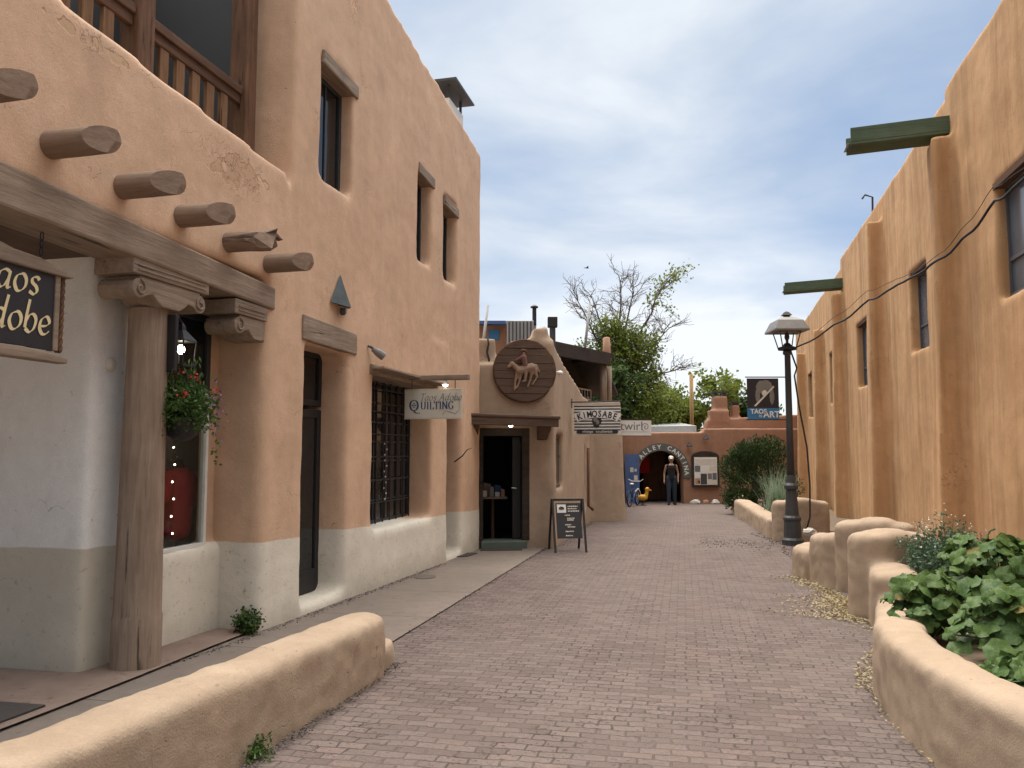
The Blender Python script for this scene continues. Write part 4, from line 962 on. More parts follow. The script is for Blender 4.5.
litter(900, [(-1.38, 4.1), (-1.12, 5.2), (-.90, 6.3)][::-1], .035, .018); litter(420, [(-.98, 7.23), (.6, 14.5)][::-1], .04, .02); litter(300, [(-2.62, 6.2), (-2.28, 7.3), (-1.1, 12.2)][::-1], .03, .022); litter(700, [(-2.26, 7.45), (-1.05, 12.3)][::-1], .05, .02); litter(260, [(.8, 14.7), (2.0, 20.8)][::-1], .08, .03)
stuff(tag(lit.build('leaf_litter', M['twig'], loc=(3.6, 12, -.12), fix=False), 'brown leaf litter on the paving round the lamp post and along the sidewalk edge', 'litter'))

# ---------------------------------------------------------------- lamp post with banner and cable
lx, ly = 5.26, 15.18; lz = gz(ly)
LP = thing('lamp_post', 'tall dark iron street lamp with a grey four-sided hood beside the planters', 'street lamp', (lx, ly, lz))
m_ = MB(); m_.lathe([(.20, lz-.05), (.20, lz+.10), (.165, lz+.14), (.15, lz+.45), (.165, lz+.47), (.165, lz+.51), (.13, lz+.55), (.095, lz+1.02), (.13, lz+1.05), (.13, lz+1.11), (.09, lz+1.16), (.075, lz+1.3)], (lx, ly, 0), 12)
m_.build('base', M['iron'], LP, bevel=.004)
m_ = MB(); m_.lathe([(.072, lz+1.28), (.062, lz+2.3), (.055, 3.35), (.085, 3.37), (.085, 3.42), (.06, 3.45)], (lx, ly, 0), 14); m_.build('pole', M['iron'], LP, smooth=True)
m_ = MB(); m_.lathe([(.0, 3.44), (.18, 3.45), (.19, 3.49), (.10, 3.52), (.05, 3.58)], (lx, ly, 0), 8); m_.build('collar', M['black'], LP)
cg = MB()
for sx, sy in ((1, 1), (1, -1), (-1, 1), (-1, -1)): cg.tube([(lx+sx*.125, ly+sy*.125, 3.47), (lx+sx*.20, ly+sy*.20, 3.80)], .011, 6)
cg.tube([(lx+.20*cos(a), ly+.20*sin(a), 3.795) for a in [pi/4+k*pi/2 for k in range(5)]] if 0 else [(lx+.20*sx, ly+.20*sy, 3.79) for sx, sy in ((1, 1), (1, -1), (-1, -1), (-1, 1), (1, 1))], .012, 6); cg.build('cage', M['iron'], LP)
m_ = MB(); m_.tube([(lx, ly, 3.5), (lx, ly, 3.82)], .028, 8); m_.ell((lx, ly, 3.70), (.05, .05, .075), 10, 6); m_.build('lamp_socket', M['iron'], LP)
m_ = MB(); m_.lathe([(.46, 3.79), (.46, 3.82), (.34, 4.0), (.19, 4.06), (.10, 4.08)], (lx, ly, 0), 4, pi/4); m_.build('hood', M['hood'], LP, bevel=.006)
m_ = MB(); m_.lathe([(.07, 4.07), (.07, 4.11), (.12, 4.115), (.05, 4.18), (.0, 4.2)], (lx, ly, 0), 4, pi/4); m_.build('finial', M['black'], LP)
for zz in (2.93, 2.12):
    MB().tube([(lx-.05, ly, zz), (lx-.82, ly, zz)], .012, 6).build('banner_arm', M['black'], LP)
BN = Fr(lx-.79, ly, 0)
bt = thing('banner', 'black and blue art banner with a grey animal portrait hanging on the lamp post', 'banner', (lx-.5, ly, 2.1))
MB(BN).box(0, .60, -.006, .006, 2.34, 2.905).build('cloth', M['signblack'], bt)
MB(BN).box(0, .60, -.006, .006, 2.11, 2.339).build('blue_band', M['skyblue'], bt)
art = MB(BN)
def blob(mb, cx, cz, rx, rz, y, n=18, seed=0):
    vs = [(cx, y-.003, cz)]+[(cx+rx*cos(2*pi*k/n)*(1+.10*sin(3*k+seed)), y, cz+rz*sin(2*pi*k/n)*(1+.08*sin(2*k+seed))) for k in range(n)]
    mb.add(vs, [(0, 1+k, 1+(k+1) % n) for k in range(n)])
blob(art, .33, 2.74, .16, .135, -.0075, seed=1); blob(art, .20, 2.58, .045, .14, -.0085); blob(art, .47, 2.56, .045, .15, -.0095)
art.build('portrait', M['hood'], bt, fix=False)
art = MB(BN); blob(art, .33, 2.62, .05, .06, -.0125); art.add([(.12, -.0135, 2.38), (.50, -.0135, 2.76), (.52, -.0135, 2.74), (.16, -.0135, 2.37)], [(0, 1, 2, 3)]); art.build('highlight', M['cream'], bt, fix=False)
tb = MB(BN); text('TAOS', .12, BN, .055, 2.235, -.010, None, None, align='LEFT', off=.004, collect=tb); text('is', .10, BN, .215, 2.165, -.010, None, None, align='LEFT', collect=tb); text('ART', .165, BN, .30, 2.165, -.010, None, None, align='LEFT', off=.004, collect=tb)
tb.build('lettering', M['white'], bt)
# cables
cpts = [(lx+.05, ly, 3.44), (5.48, 13.5, 3.66), (5.42, 12, 3.82), (5.38, 11, 3.86), (5.31, 10, 3.89), (5.16, 9, 3.95), (5.0, 8.1, 4.12), (4.92, 7.5, 4.16), (4.7, 6.2, 4.3)]
fine = []
for i in range(len(cpts)-1):
    a, b = Vector(cpts[i]), Vector(cpts[i+1])
    for k in range(6):
        p = a.lerp(b, k/6); fine.append(p+Vector((0, 0, .012*sin((i*6+k)*1.3)-.035*sin(pi*k/6)))); 
fine.append(Vector(cpts[-1]))
tag(MB().tube(fine, .015, 6).build('cable', M['black'], smooth=True), 'thick black cable looping from the lamp post along the ochre wall', 'cable', 'black cables of the lamp post')
fine2 = [p+Vector((0, .02, .10+.05*sin(i*.25))) for i, p in enumerate(fine[4:])]
tag(MB().tube(fine2, .004, 5).build('cable', M['black'], smooth=True), 'thin black wire running just above the thick cable along the ochre wall', 'cable', 'black cables of the lamp post')
tag(MB().tube([(lx+.06, ly-.02, 3.42), (lx+.16, ly-.03, 3.1), (lx+.10, ly-.06, 2.95), (lx+.17, ly-.05, 2.4), (lx+.30, ly-.05, 1.6), (lx+.33, ly-.06, .9), (lx+.30, ly-.1, .3), (lx+.20, ly-.14, .02)], .016, 6).build('cable', M['black'], smooth=True), 'black cable hanging down the right side of the lamp post into the planter', 'cable', 'black cables of the lamp post')
for (x, y, s_, lab) in ((5.42, 14.75, .13, 'pale rock at the foot of the lamp post'), (4.05, 6.35, .13, 'larger white rock standing for pale lit soil between the mallow leaves at the right'), (3.35, 6.15, .11, 'white rock standing for pale lit soil behind the rim mallow in the near planter'), (3.62, 5.75, .10, 'smaller white rock standing for pale lit soil low among the mallow stems')):  # rocks among the mallows are added in place of pale lit soil
    r_ = MB(); r_.ell((x, y, gz(y)+.27), (s_, s_*.8, s_*.6), 10, 7)
    for i, p in enumerate(r_.v): p += Vector((random.gauss(0, 1), random.gauss(0, 1), random.gauss(0, 1)))*s_*.09
    tag(r_.build('rock', M['rock']), lab, 'rock', 'pale rocks in the planters')
# ---------------------------------------------------------------- hanging signs
# carved black board under the portal beam
SG = L.sub(-4.26, .11, 0.02)
t = thing('hanging_sign', 'black board with gold letters reading Taos Adobe, hung in a wooden frame under the beam', 'sign', SG(1.0, 0, 2.12), L.a, 'hanging shop signs')
MB(SG).box(.06, 1.84, -.02, .02, 2.17, 2.68).build('board', M['signblack'], t)
f = MB(SG); f.prism([(-.06, 2.675), (1.96, 2.655), (1.98, 2.67), (1.86, 2.70), (1.7, 2.74), (1.5, 2.75), (1.35, 2.78), (.9, 2.80), (.4, 2.78), (-.06, 2.71)], -.045, .045); f.build('top_rail', M['beam'], t, bevel=.008)
f = MB(SG); f.prism([(-.06, 2.10), (1.95, 2.09), (1.95, 2.13), (1.6, 2.165), (.9, 2.155), (-.06, 2.165)], -.045, .045); f.build('bottom_rail', M['beam'], t, bevel=.008)
for xx in (.03, 1.86):
    f = MB(SG); f.box(xx-.02, xx+.02, -.03, .03, 2.166, 2.656); f.build('side_rail', M['beam'], t, bevel=.005)
xx = 1.915; f = MB(SG)
for ph in (0, pi*2/3, pi*4/3): f.tube([(xx+.012*cos(k*.55+ph), .012*sin(k*.55+ph), 2.165+.49*k/40) for k in range(41)], .013, 6)
f.build('twisted_rod', M['dkwood'], t, smooth=True)
lt = MB(SG)
def right_nib(word, xr, z, h, **kw):
    tmp = MB(); xe = nib(tmp, word, 0, 0, h, 0, **kw); nib(lt, word, xr-xe, z, h, -.0215, **kw)
right_nib(['T', 'a', 'o', 's'], 1.725, 2.50, .19, pen=.12, shear=.10, gap=.07)
right_nib(['A', 'd', 'o', 'b', 'e'], 1.82, 2.26, .19, pen=.12, shear=.10, gap=.05)
lt.build('lettering', M['gold'], t, fix=False)
for xx in (.35, 1.74):
    c = MB(SG); z = 2.76
    for k in range(3): c.tube([(xx+.012*cos(a)*(k % 2 == 0), .012*cos(a)*(k % 2), z+.03+.05*k+.03*sin(a)) for a in [j*2*pi/10 for j in range(11)]], .004, 5)
    c.tube([(xx, 0, z-.05), (xx, 0, z+.01)], .004, 5); c.build('chain', M['black'], t)
# cream quilting board
Q = Fr(-1.42, 10.95, R(-14)+0)
wq = L.at if hasattr(L, 'at') else None
Q = Fr(*L(3.6, -.02, 0).xy, L.a-pi/2)
t = thing('hanging_sign', 'cream board lettered Taos Adobe Quilting hanging from a wooden arm on the pink wall', 'sign', Q(.45, 0, 1.95), Q.a, 'hanging shop signs')
f = MB(Q); f.box(-.1, .86, -.04, .04, 2.49, 2.56); f.build('arm', M['beam'], t, bevel=.01)
q0 = -.06
MB(Q).box(q0, q0+.82, -.012, .012, 1.965, 2.375).build('board', M['cream'], t, bevel=.003)
bd = MB(Q)
for a in range(24):
    bd.box(q0+.02+a*.0325, q0+.036+a*.0325, -.0135, -.0121, 1.978, 1.982); bd.box(q0+.02+a*.0325, q0+.036+a*.0325, -.0135, -.0121, 2.358, 2.362)
bd.build('border', M['beam'], t)
lt = MB(Q); nib(lt, ['T', 'a', 'o', 's', ' ', 'A', 'd', 'o', 'b', 'e'], q0+.22, 2.215, .095, -.0125, pen=.10, gap=.10, shear=.25)
lt.tube([(q0+.70+.03*cos(k*.5)+k*.004, -.014, 2.24+.02*sin(k*.5)) for k in range(14)], .0025, 4)
lt.tube([(q0+.78, -.014, 2.22), (q0+.785, -.014, 2.10), (q0+.73, -.014, 2.03), (q0+.66, -.014, 2.06), (q0+.58, -.014, 2.075), (q0+.545, -.014, 2.02)], .0025, 4); lt.build('script', M['pencil'], t, fix=False)
lt = MB(Q); nib(lt, ['Q'], q0+.075, 2.085, .135, -.0125, pen=.16, ang=0, gap=.02, thin=.02); nib(lt, ['U', 'I', 'L', 'Tc', 'I', 'N', 'G'], q0+.235, 2.10, .10, -.0125, pen=.15, ang=0, gap=.06, thin=.018)
for dx, dz in ((0, 0), (.024, .0), (-.024, 0), (0, .028), (0, -.028)): lt.ell((q0+.138+dx, -.0125, 2.152+dz), (.011, .002, .011), 8, 4)
lt.build('lettering', M['navy'], t, fix=False)
for xx in (q0+.1, q0+.72): MB(Q).tube([(xx, 0, 2.37), (xx, 0, 2.495)], .006, 5).build('hook', M['black'], t)
lo = MB(Q); lo.lathe([(.02, 2.49), (.045, 2.46), (.05, 2.43)], (.52, -.0, 0), 10); lo = lo.build('spot_lamp', M['white'], t)
MB(Q).ell((.52, 0, 2.422), (.035, .035, .022), 10, 6).build('bulb', M['bulb'], lo)
# striped board
KS = Fr(*S(2.5, -.02, 0).xy, S.a-pi/2)
t = thing('hanging_sign', 'black and white striped board lettered Kimosabe hanging from an iron bracket', 'sign', KS(.5, 0, 1.86), KS.a, 'hanging shop signs')
f = MB(KS); f.tube([(-.1, 0, 2.565), (1.05, 0, 2.575)], .016, 6); f.tube([(0, 0, 2.64), (0, 0, 2.44)], .012, 6); f.build('bracket', M['black'], t)
MB(KS).box(.05, 1.03, -.012, .012, 1.87, 2.50).build('board', M['white'], t)
st = MB(KS)
for k in range(9): st.box(.051, 1.029, -.0145, -.0121, 1.955+k*.063, 1.983+k*.063)
st.build('stripes', M['signblack'], t)
ar_ = MB(KS); n = 20; a0, a1 = R(118), R(62); cx, cz, r0, r1 = .54, 1.50, .73, .90
P0 = [(cx+r0*cos(a0+(a1-a0)*k/n)*1.22, cz+r0*sin(a0+(a1-a0)*k/n)) for k in range(n+1)]; P1 = [(cx+r1*cos(a0+(a1-a0)*k/n)*1.22, cz+r1*sin(a0+(a1-a0)*k/n)) for k in range(n+1)]
ar_.prism(P0+P1[::-1], -.022, -.0146); ar_.build('arched_band', M['white'], t)
tb = MB(KS)
for j, ch in enumerate('KIMOSABE'):
    a = R(115.0)-R(50)*(j+.5)/8 if 0 else R(116)+(R(64)-R(116))*(j+.5)/8
    text(ch, .185, KS, cx+(r0+.022)*cos(a)*1.22, cz+(r0+.022)*sin(a), -.0225, None, None, rot=(a-pi/2)*.85, off=.005, sx=.80, collect=tb)
tb.build('lettering', M['signblack'], t)
em = MB(KS); blob(em, .53, 2.17, .10, .12, -.0175, seed=2); blob(em, .52, 2.10, .07, .09, -.0185, seed=4); em.build('emblem', M['signblack'], t, fix=False)
em = MB(KS); blob(em, .50, 2.2, .045, .06, -.0225, seed=1); blob(em, .55, 2.13, .035, .05, -.0235, seed=3); em.build('emblem_highlight', M['hood'], t, fix=False)
MB(KS).prism([(.09, 1.93), (.13, 1.965), (.95, 1.965), (.99, 1.93), (.95, 1.89), (.13, 1.89)], -.022, -.0146).build('lower_band', M['signblack'], t)
text('vintage  southwest', .085, KS, .54, 1.91, -.0225, M['white'], t, name='small_lettering')
# white board with swirl
TS = Fr(2.80, 22.0, R(4))
t = thing('hanging_sign', 'white board lettered twirl with a spiral mark, partly behind the striped sign', 'sign', TS(.5, 0, 1.95), TS.a, 'hanging shop signs')
MB(TS).box(.02, 1.04, -.015, .015, 1.94, 2.36).build('board', M['white'], t)
f = MB(TS); f.box(-.1, 1.08, -.02, .02, 2.362, 2.40); f.box(.02, 1.04, -.018, .018, 1.925, 1.939); f.build('frame', M['signblack'], t)
text('twirl', .34, TS, .17, 2.09, -.0155, M['pencil'], t, align='LEFT', sx=1.0)
sw_ = MB(TS); sw_.tube([(.88+.011*a*cos(a), -.017, 2.18+.012*a*sin(a)) for a in [k*.3 for k in range(3, 36)]], .008, 5); sw_.build('spiral', M['pencil'], t)
sw_ = MB(TS); sw_.box(.1, 1.0, -.0165, -.0151, 2.035, 2.043); sw_.build('underline', M['pencil'], t)
# round wooden medallion with rider
MD = E.sub(.80, -.05, 0)
t = thing('round_plaque', 'round plank plaque with a carved rider on a horse above the shop doorway', 'plaque', MD(0, 0, 2.42), E.a)
f = MB(MD)
n = 44
def disc_plank(z0, z1):
    pts = []
    for k in range(9):
        z = z0+(z1-z0)*k/8; pts.append((math.sqrt(max(0, .56**2-(z-2.985)**2)), z))
    return pts+[(-x, z) for x, z in pts[::-1]]
zz = 2.985-.555
for k in range(8):
    z1 = zz+.1385; pl = MB(MD); pl.prism(disc_plank(zz, z1-.006), -.03-.006*(k % 2), .05); pl.build('plank', M['brownwood'], t, bevel=.004); zz = z1
f.tube([(.565*cos(2*pi*k/n), 0, 2.985+.565*sin(2*pi*k/n)) for k in range(n+1)], .022, 6, cap=False); f.build('rim', M['dkwoodx'], t, smooth=True)
hb = MB(MD); y = -.045
def hl(a, ra, b, rb): hb.limb((a[0], y, 2.985+a[1]), ra, (b[0], y, 2.985+b[1]), rb, 8)
hl((-.10, .0), .085, (.12, .06), .085); hl((-.13, .03), .06, (-.24, .13), .042); hl((-.24, .13), .042, (-.30, .06), .028)
hl((-.14, -.05), .04, (-.18, -.20), .022); hl((-.18, -.20), .02, (-.19, -.36), .018); hl((-.08, -.06), .04, (-.10, -.2), .022); hl((-.10, -.2), .02, (-.15, -.32), .018)
hl((.13, .0), .05, (.10, -.16), .024); hl((.10, -.16), .022, (.05, -.30), .018); hl((.18, .02), .05, (.22, -.12), .024); hl((.22, -.12), .02, (.14, -.25), .018); hl((.2, .1), .03, (.27, -.03), .016)
hb.build('horse_relief', M['relief'], t, smooth=True, mods=soft(.012, 2, 0))
hb = MB(MD); y = -.085
hl((.0, .10), .05, (-.03, .24), .06); hl((-.03, .30), .035, (-.03, .31), .034); hl((-.06, .25), .028, (-.18, .18), .02)
hb.build('rider_torso', M['red'] if False else plain('faded_red', (.17, .085, .065), .85), t, smooth=True, mods=soft(.012, 2, 0))
hb = MB(MD); hl((.0, .08), .045, (.01, -.06), .035); hl((.01, -.06), .032, (.0, -.18), .022); hl((-.0, -.19), .02, (-.05, -.20), .016)
hb.build('rider_leg', M['relief'], t, smooth=True, mods=soft(.012, 2, 0))
hb = MB(MD); hl((-.09, .345), .014, (.03, .345), .014); hl((-.05, .365), .03, (-.01, .365), .03); hb.build('rider_hat', M['dkwood'], t, smooth=True, mods=soft(.012, 2, 0))

# ---------------------------------------------------------------- fixtures and goods at the left building
# lantern on the post
ln = L.sub(-1.19, .06, 0)
t = thing('wall_lantern', 'black iron lantern with a lit bulb fixed to the portal post', 'lantern', ln(0, 0, 2.2), L.a)
f = MB(ln); f.box(-.145, -.11, -.07, .07, 2.15, 2.60); f.build('backplate', M['black'], t, bevel=.008)
f = MB(ln); f.tube([(-.11, 0, 2.55), (-.02, 0, 2.60), (.02, 0, 2.55)], .010, 6); f.tube([(-.11, 0, 2.2), (-.02, 0, 2.22)], .010, 6); f.build('bracket', M['black'], t)
f = MB(ln)
f.lathe([(.012, 2.56), (.03, 2.53), (.035, 2.50), (.115, 2.42), (.12, 2.405)], (.02, 0, 0), 4, pi/4); f.build('cap', M['black'], t)
f = MB(ln)
for sx, sy in ((1, 1), (1, -1), (-1, 1), (-1, -1)): f.tube([(.02+sx*.08, sy*.08, 2.41), (.02+sx*.07, sy*.07, 2.22)], .007, 5)
f.box(-.06, .10, -.08, .08, 2.205, 2.222); f.build('cage', M['black'], t)
g_ = MB(ln); g_.ell((.02, 0, 2.345), (.030, .030, .04), 10, 8); g_.build('bulb', M['bulb'], t, smooth=True)
# flower basket
bc = ln(.06, .0, 0)
t = thing('hanging_flower_basket', 'hanging basket of red geraniums and trailing ivy below the lantern', 'flower basket', (bc.x, bc.y, 1.62), L.a)
f = MB(ln); f.lathe([(.05, 1.62), (.11, 1.66), (.15, 1.78), (.155, 1.80), (.14, 1.80)], (.06, 0, 0), 16); f.build('pot', M['signblack'], t, smooth=True)
f = MB(ln)
for a in (0, 2.1, 4.2): f.tube([(.06+.14*cos(a), .14*sin(a), 1.8), (.06, 0, 2.2)], .003, 4)
f.build('hanger', M['black'], t)
lf = MB()
for _ in range(2000):
    v = Vector((random.gauss(0, 1), random.gauss(0, 1), random.gauss(0, 1))).normalized()*random.uniform(.35, 1.05)
    p = Vector((bc.x+v.x*.27, bc.y+v.y*.27, 1.88+v.z*.21)); lf.leaf(p, random.uniform(.025, .055), .014)
for k in range(6):                                   # trailers
    a = random.random()*6.28; r_ = random.uniform(.14, .26); x0, y0 = bc.x+cos(a)*r_, bc.y+sin(a)*r_
    ln_ = random.uniform(.15, .42)
    for j in range(int(ln_*75)):
        kk = random.random(); lf.leaf((x0+cos(a)*.05*kk+random.gauss(0, .015), y0+sin(a)*.05*kk+random.gauss(0, .015), 1.82-ln_*kk), .035, .012)
for _ in range(260):
    lf.leaf((bc.x+random.gauss(0, .09), bc.y+random.gauss(0, .09), 2.06+random.gauss(0, .07)), .06, .008, Vector((random.gauss(0, .4), random.gauss(0, .4), 1)).normalized())
lf.build('leaf', M['leaf'], t, fix=False)
fl_ = MB()
for (dx, dy, dz) in ((-.12, -.20, 2.02), (.10, -.22, 1.98), (.02, -.12, 2.16), (-.22, -.12, 1.9), (.2, .1, 2.03), (.15, -.1, 2.12), (-.1, .2, 1.98)):
    for _ in range(11): fl_.leaf((bc.x+dx+random.gauss(0, .022), bc.y+dy+random.gauss(0, .022), dz+random.gauss(0, .018)), .022, .011)
fl_.build('red_flower', M['flower_r'], t, fix=False)
fl_ = MB()
for _ in range(90): fl_.leaf((bc.x+.22+random.gauss(0, .05), bc.y+.12+random.gauss(0, .05), 1.86+random.gauss(0, .09)), .02, .010)
fl_.build('purple_flower', M['flower_p'], t, fix=False)
# red shirt in the shop window
t = thing('mannequin', 'dark torso form wearing a red short-sleeved shirt behind the shop window glass', 'mannequin', L(-.17, .80, .60), L.a)
f = MB(L); f.limb((-0.15, 0.80, .84), .14, (-0.15, 0.80, 1.25), .15); f.limb((-0.25, 0.80, .80), .06, (-0.05, 0.80, .80), .06); f.limb((-0.29, 0.80, 1.30), .075, (-0.01, 0.80, 1.30), .075); f.limb((-0.31, 0.80, 1.29), .075, (-0.39, 0.78, 1.12), .065); f.limb((0.01, 0.80, 1.29), .075, (0.09, 0.78, 1.12), .065)
f.build('shirt', M['red'], t, smooth=True, mods=soft(.02, 4, .015, .12))
f = MB(L); f.tube([(-0.15, 0.80, .58), (-0.15, 0.80, .9)], .02, 8); f.ell((-0.15, 0.80, 1.40), (.05, .05, .07)); f.build('stand', M['cloth_bk'], t)
# string of lights in the window
sl = thing('string_lights', 'strand of small warm lights hanging inside the shop window', 'string lights', L(-.78, .55, .7), L.a)
f = MB(L); f.tube([(-.53, .58, 1.95), (-.52, .58, .75)], .003, 4); f.build('wire', M['black'], sl)
for k in range(8):
    MB(L).ell((-.525+.012*(-1)**k, .57, .82+k*.15), .0085, 8, 5).build('bulb', M['stringbulb'], sl)
sl = thing('string_lights', 'strand of small lights hanging inside the barred window of the quilting shop', 'string lights', L(3.4, .42, .8), L.a)
f = MB(L); f.tube([(3.62, .325, 1.7), (3.62, .325, .85)], .003, 4); f.build('wire', M['black'], sl)
for k in range(11):
    MB(L).ell((3.6+.05*sin(k*2.3), .318, .88+k*.075), .014, 8, 5).build('bulb', M['cream'], sl)
# folded quilts inside would be too dark to see; sconce, floodlight, alarm bell
t = thing('wall_sconce', 'triangular patinated metal sconce on the pink wall above the doorway', 'sconce', L(1.33, -.02, 3.1), L.a)
f = MB(L); f.add([(1.24, -.01, 3.16), (1.70, -.01, 3.16), (1.47, -.01, 3.52), (1.24, -.01, 3.16), (1.47, -.15, 3.13)], [(0, 1, 2), (0, 4, 1), (1, 4, 2), (2, 4, 0)]); f.build('shade', M['patina'], t, bevel=.004)
f = MB(L); f.lathe([(.03, 3.02), (.045, 3.05), (.045, 3.09)], (0, 0, 0), 8)
f = MB(); pz = L(1.47, -.05, 0); f.lathe([(.02, 3.05), (.035, 3.07), (.03, 3.13)], (pz.x, pz.y, 0), 10); f.build('socket', M['iron'], t)
t = thing('floodlight', 'small white floodlight pointing down from the corner of the barred window lintel', 'floodlight', L(2.28, -.05, 2.7), L.a)
f = MB(L); f.tube([(2.24, -.01, 2.80), (2.25, -.05, 2.79), (2.27, -.07, 2.76)], .016, 8); f.build('bracket', M['iron'], t)
f = MB(L); f.tube([(2.27, -.06, 2.77), (2.31, -.11, 2.73), (2.36, -.17, 2.68)], [.03, .05, .055], 12); f.build('lamp_head', M['hood'], t, bevel=.004)
t = thing('wall_bell', 'small round white alarm bell on the white wall beside the post', 'bell', L(-1.45, .42, 2.2), L.a)
f = MB(L.sub(-1.50, .455, 2.2)); f.tube([(0, 0, 0), (0, -.03, 0), (0, -.05, 0)], [.055, .055, .02], 14); f.build('bell', M['cream'], t)
# mats, drain cover
def flat(name, label, cat, pts, dz, mat, th=.012, group=None):
    mb = MB(); n = len(pts); vs = [(x, y, gz(y)+dz) for x, y in pts]+[(x, y, gz(y)+dz+th) for x, y in pts]
    mb.add(vs, [tuple(range(n))[::-1], tuple(range(n, 2*n))]+[(i, (i+1) % n, (i+1) % n+n, i+n) for i in range(n)]); return tag(mb.build(name, mat), label, cat, group)
flat('door_mat', 'dark mat on the red slab at the left edge of the photo', 'mat', [(-3.5, 4.5), (-3.02, 4.62), (-2.90, 5.12), (-3.5, 5.25)], .036, M['mat'])
flat('door_mat', 'brown door mat in front of the narrow doorway under the quilting sign', 'mat', [(-1.13, 13.0), (-.72, 13.2), (-.58, 13.65), (-.98, 13.75)], .016, M['mat'])
flat('door_mat', 'dark door mat at the green step of the shop with the round plaque', 'mat', [(-.55, 14.05), (.18, 14.12), (.18, 14.3), (-.55, 14.25)], .016, M['mat'])
flat('drain_cover', 'round rusty drain cover set in the sidewalk', 'drain cover', [(-1.17+.15*cos(k*pi/8), 10.9+.2*sin(k*pi/8)) for k in range(16)], .0145, plain('rust', (.11, .085, .07), .8, .4, 30), .006)
# dry climbing twig on the last pier
tag(MB().tube([L(5.98, .1, 1.35), L(6.02, -.03, 1.45), L(6.05, -.10, 1.55), L(6.06, -.18, 1.58)], [.012, .011, .008, .004], 5).build('iron_hook', M['black'], smooth=True), 'thin bent iron hook on the pier left of the dark doorway', 'hook')

# display stand just inside the shop doorway
dsx = E.sub(.30, .75, -.17)
t = thing('display_stand', 'dark display stand with small pale goods just inside the shop doorway', 'display stand', dsx(0, 0, 0), E.a)
f = MB(dsx); f.lathe([(.20, 0), (.20, .03), (.035, .05), (.03, .80)], (0, 0, 0), 12); f.build('pedestal', M['dkwood'], t)
MB(dsx).box(-.26, .26, -.18, .18, .80, .84).build('table_top', M['beam'], t, bevel=.006)
for k, (gx, gy, gw, gh, mm) in enumerate(((-.17, -.1, .10, .12, 'cream'), (-.03, -.12, .08, .20, 'hood'), (.08, -.08, .09, .09, 'rock'), (.18, -.11, .07, .15, 'terracotta'), (-.1, .05, .14, .26, 'relief'), (.1, .06, .12, .22, 'navy'))):
    tag(MB(dsx).box(gx-gw/2, gx+gw/2, gy-.02, gy+.02, .841, .841+gh, .841+gh*.9).build('boxed_goods', M[mm], bevel=.006), ('small cream packet at the left front of the display stand', 'tall grey card beside the cream packet on the display stand', 'small pale packet in the middle of the display stand', 'terracotta coloured packet at the right of the display stand', 'brown card standing at the back left of the display stand', 'navy card standing at the back right of the display stand')[k], 'packet', 'goods on the display stand')
# sandwich board
SB = Fr(.97, 14.2, R(8))
t = thing('sandwich_board', 'black chalkboard sandwich sign standing at the shop corner', 'sandwich board', (.97, 14.2, gz(14.2)), SB.a)
g0 = gz(14.2)
for nm, sg in (('front_frame', -1), ('rear_frame', 1)):
    f = MB(SB)
    for xx in (-.27, .27): f.hexa([(xx-.018, sg*.30-.015, g0), (xx+.018, sg*.30-.015, g0), (xx+.018, sg*.30+.015, g0), (xx-.018, sg*.30+.015, g0), (xx-.018, sg*.03-.015, g0+.90), (xx+.018, sg*.03-.015, g0+.90), (xx+.018, sg*.03+.015, g0+.90), (xx-.018, sg*.03+.015, g0+.90)])
    f.box(-.29, .29, sg*.03-.017, sg*.03+.017, g0+.87, g0+.905); f.build(nm, M['black'], t, bevel=.003)
def slope(z): return -.03-.27*(.90-z)/.90
pn = MB(SB); zt, zb2 = .83, .24
pn.hexa([(-.22, slope(zb2)-.01, g0+zb2), (.22, slope(zb2)-.01, g0+zb2), (.22, slope(zb2)+.01, g0+zb2), (-.22, slope(zb2)+.01, g0+zb2), (-.22, slope(zt)-.01, g0+zt), (.22, slope(zt)-.01, g0+zt), (.22, slope(zt)+.01, g0+zt), (-.22, slope(zt)+.01, g0+zt)])
pn.build('chalkboard', M['signblack'], t)
def onb(mb, x0, x1, z0, z1, lift=.012): mb.add([(x0, slope(z0)-lift, g0+z0), (x1, slope(z0)-lift, g0+z0), (x1, slope(z1)-lift, g0+z1), (x0, slope(z1)-lift, g0+z1)], [(0, 1, 2, 3)])
f = MB(SB); onb(f, -.20, -.04, .67, .81); f.build('logo_panel', M['white'], t, fix=False)
f = MB(SB); zc_ = .735; n = 14
f.add([(-.12, slope(zc_)-.0135, g0+zc_)]+[(-.12+.05*cos(2*pi*k/n), slope(zc_+.04*sin(2*pi*k/n))-.0135, g0+zc_+.04*sin(2*pi*k/n)*(1 if sin(2*pi*k/n) > 0 else .4)) for k in range(n)], [(0, 1+k, 1+(k+1) % n) for k in range(n)]); f.build('logo', M['signblack'], t, fix=False)
f = MB(SB)
for (x0, x1, z0) in ((-.01, .17, .765), (-.01, .15, .725), (-.01, .19, .685), (-.07, .03, .615), (-.03, .10, .565), (-.03, .10, .535), (-.07, .05, .455), (-.03, .10, .420), (-.07, .07, .345), (-.07, .05, .275)):
    xx = x0
    while xx < x1-.012:
        wv = random.uniform(.012, .03); onb(f, xx, min(x1, xx+wv), z0+random.uniform(0, .004), z0+.018+random.uniform(0, .006)); xx += wv+.007
f.build('chalk_writing', M['cream'], t, fix=False)

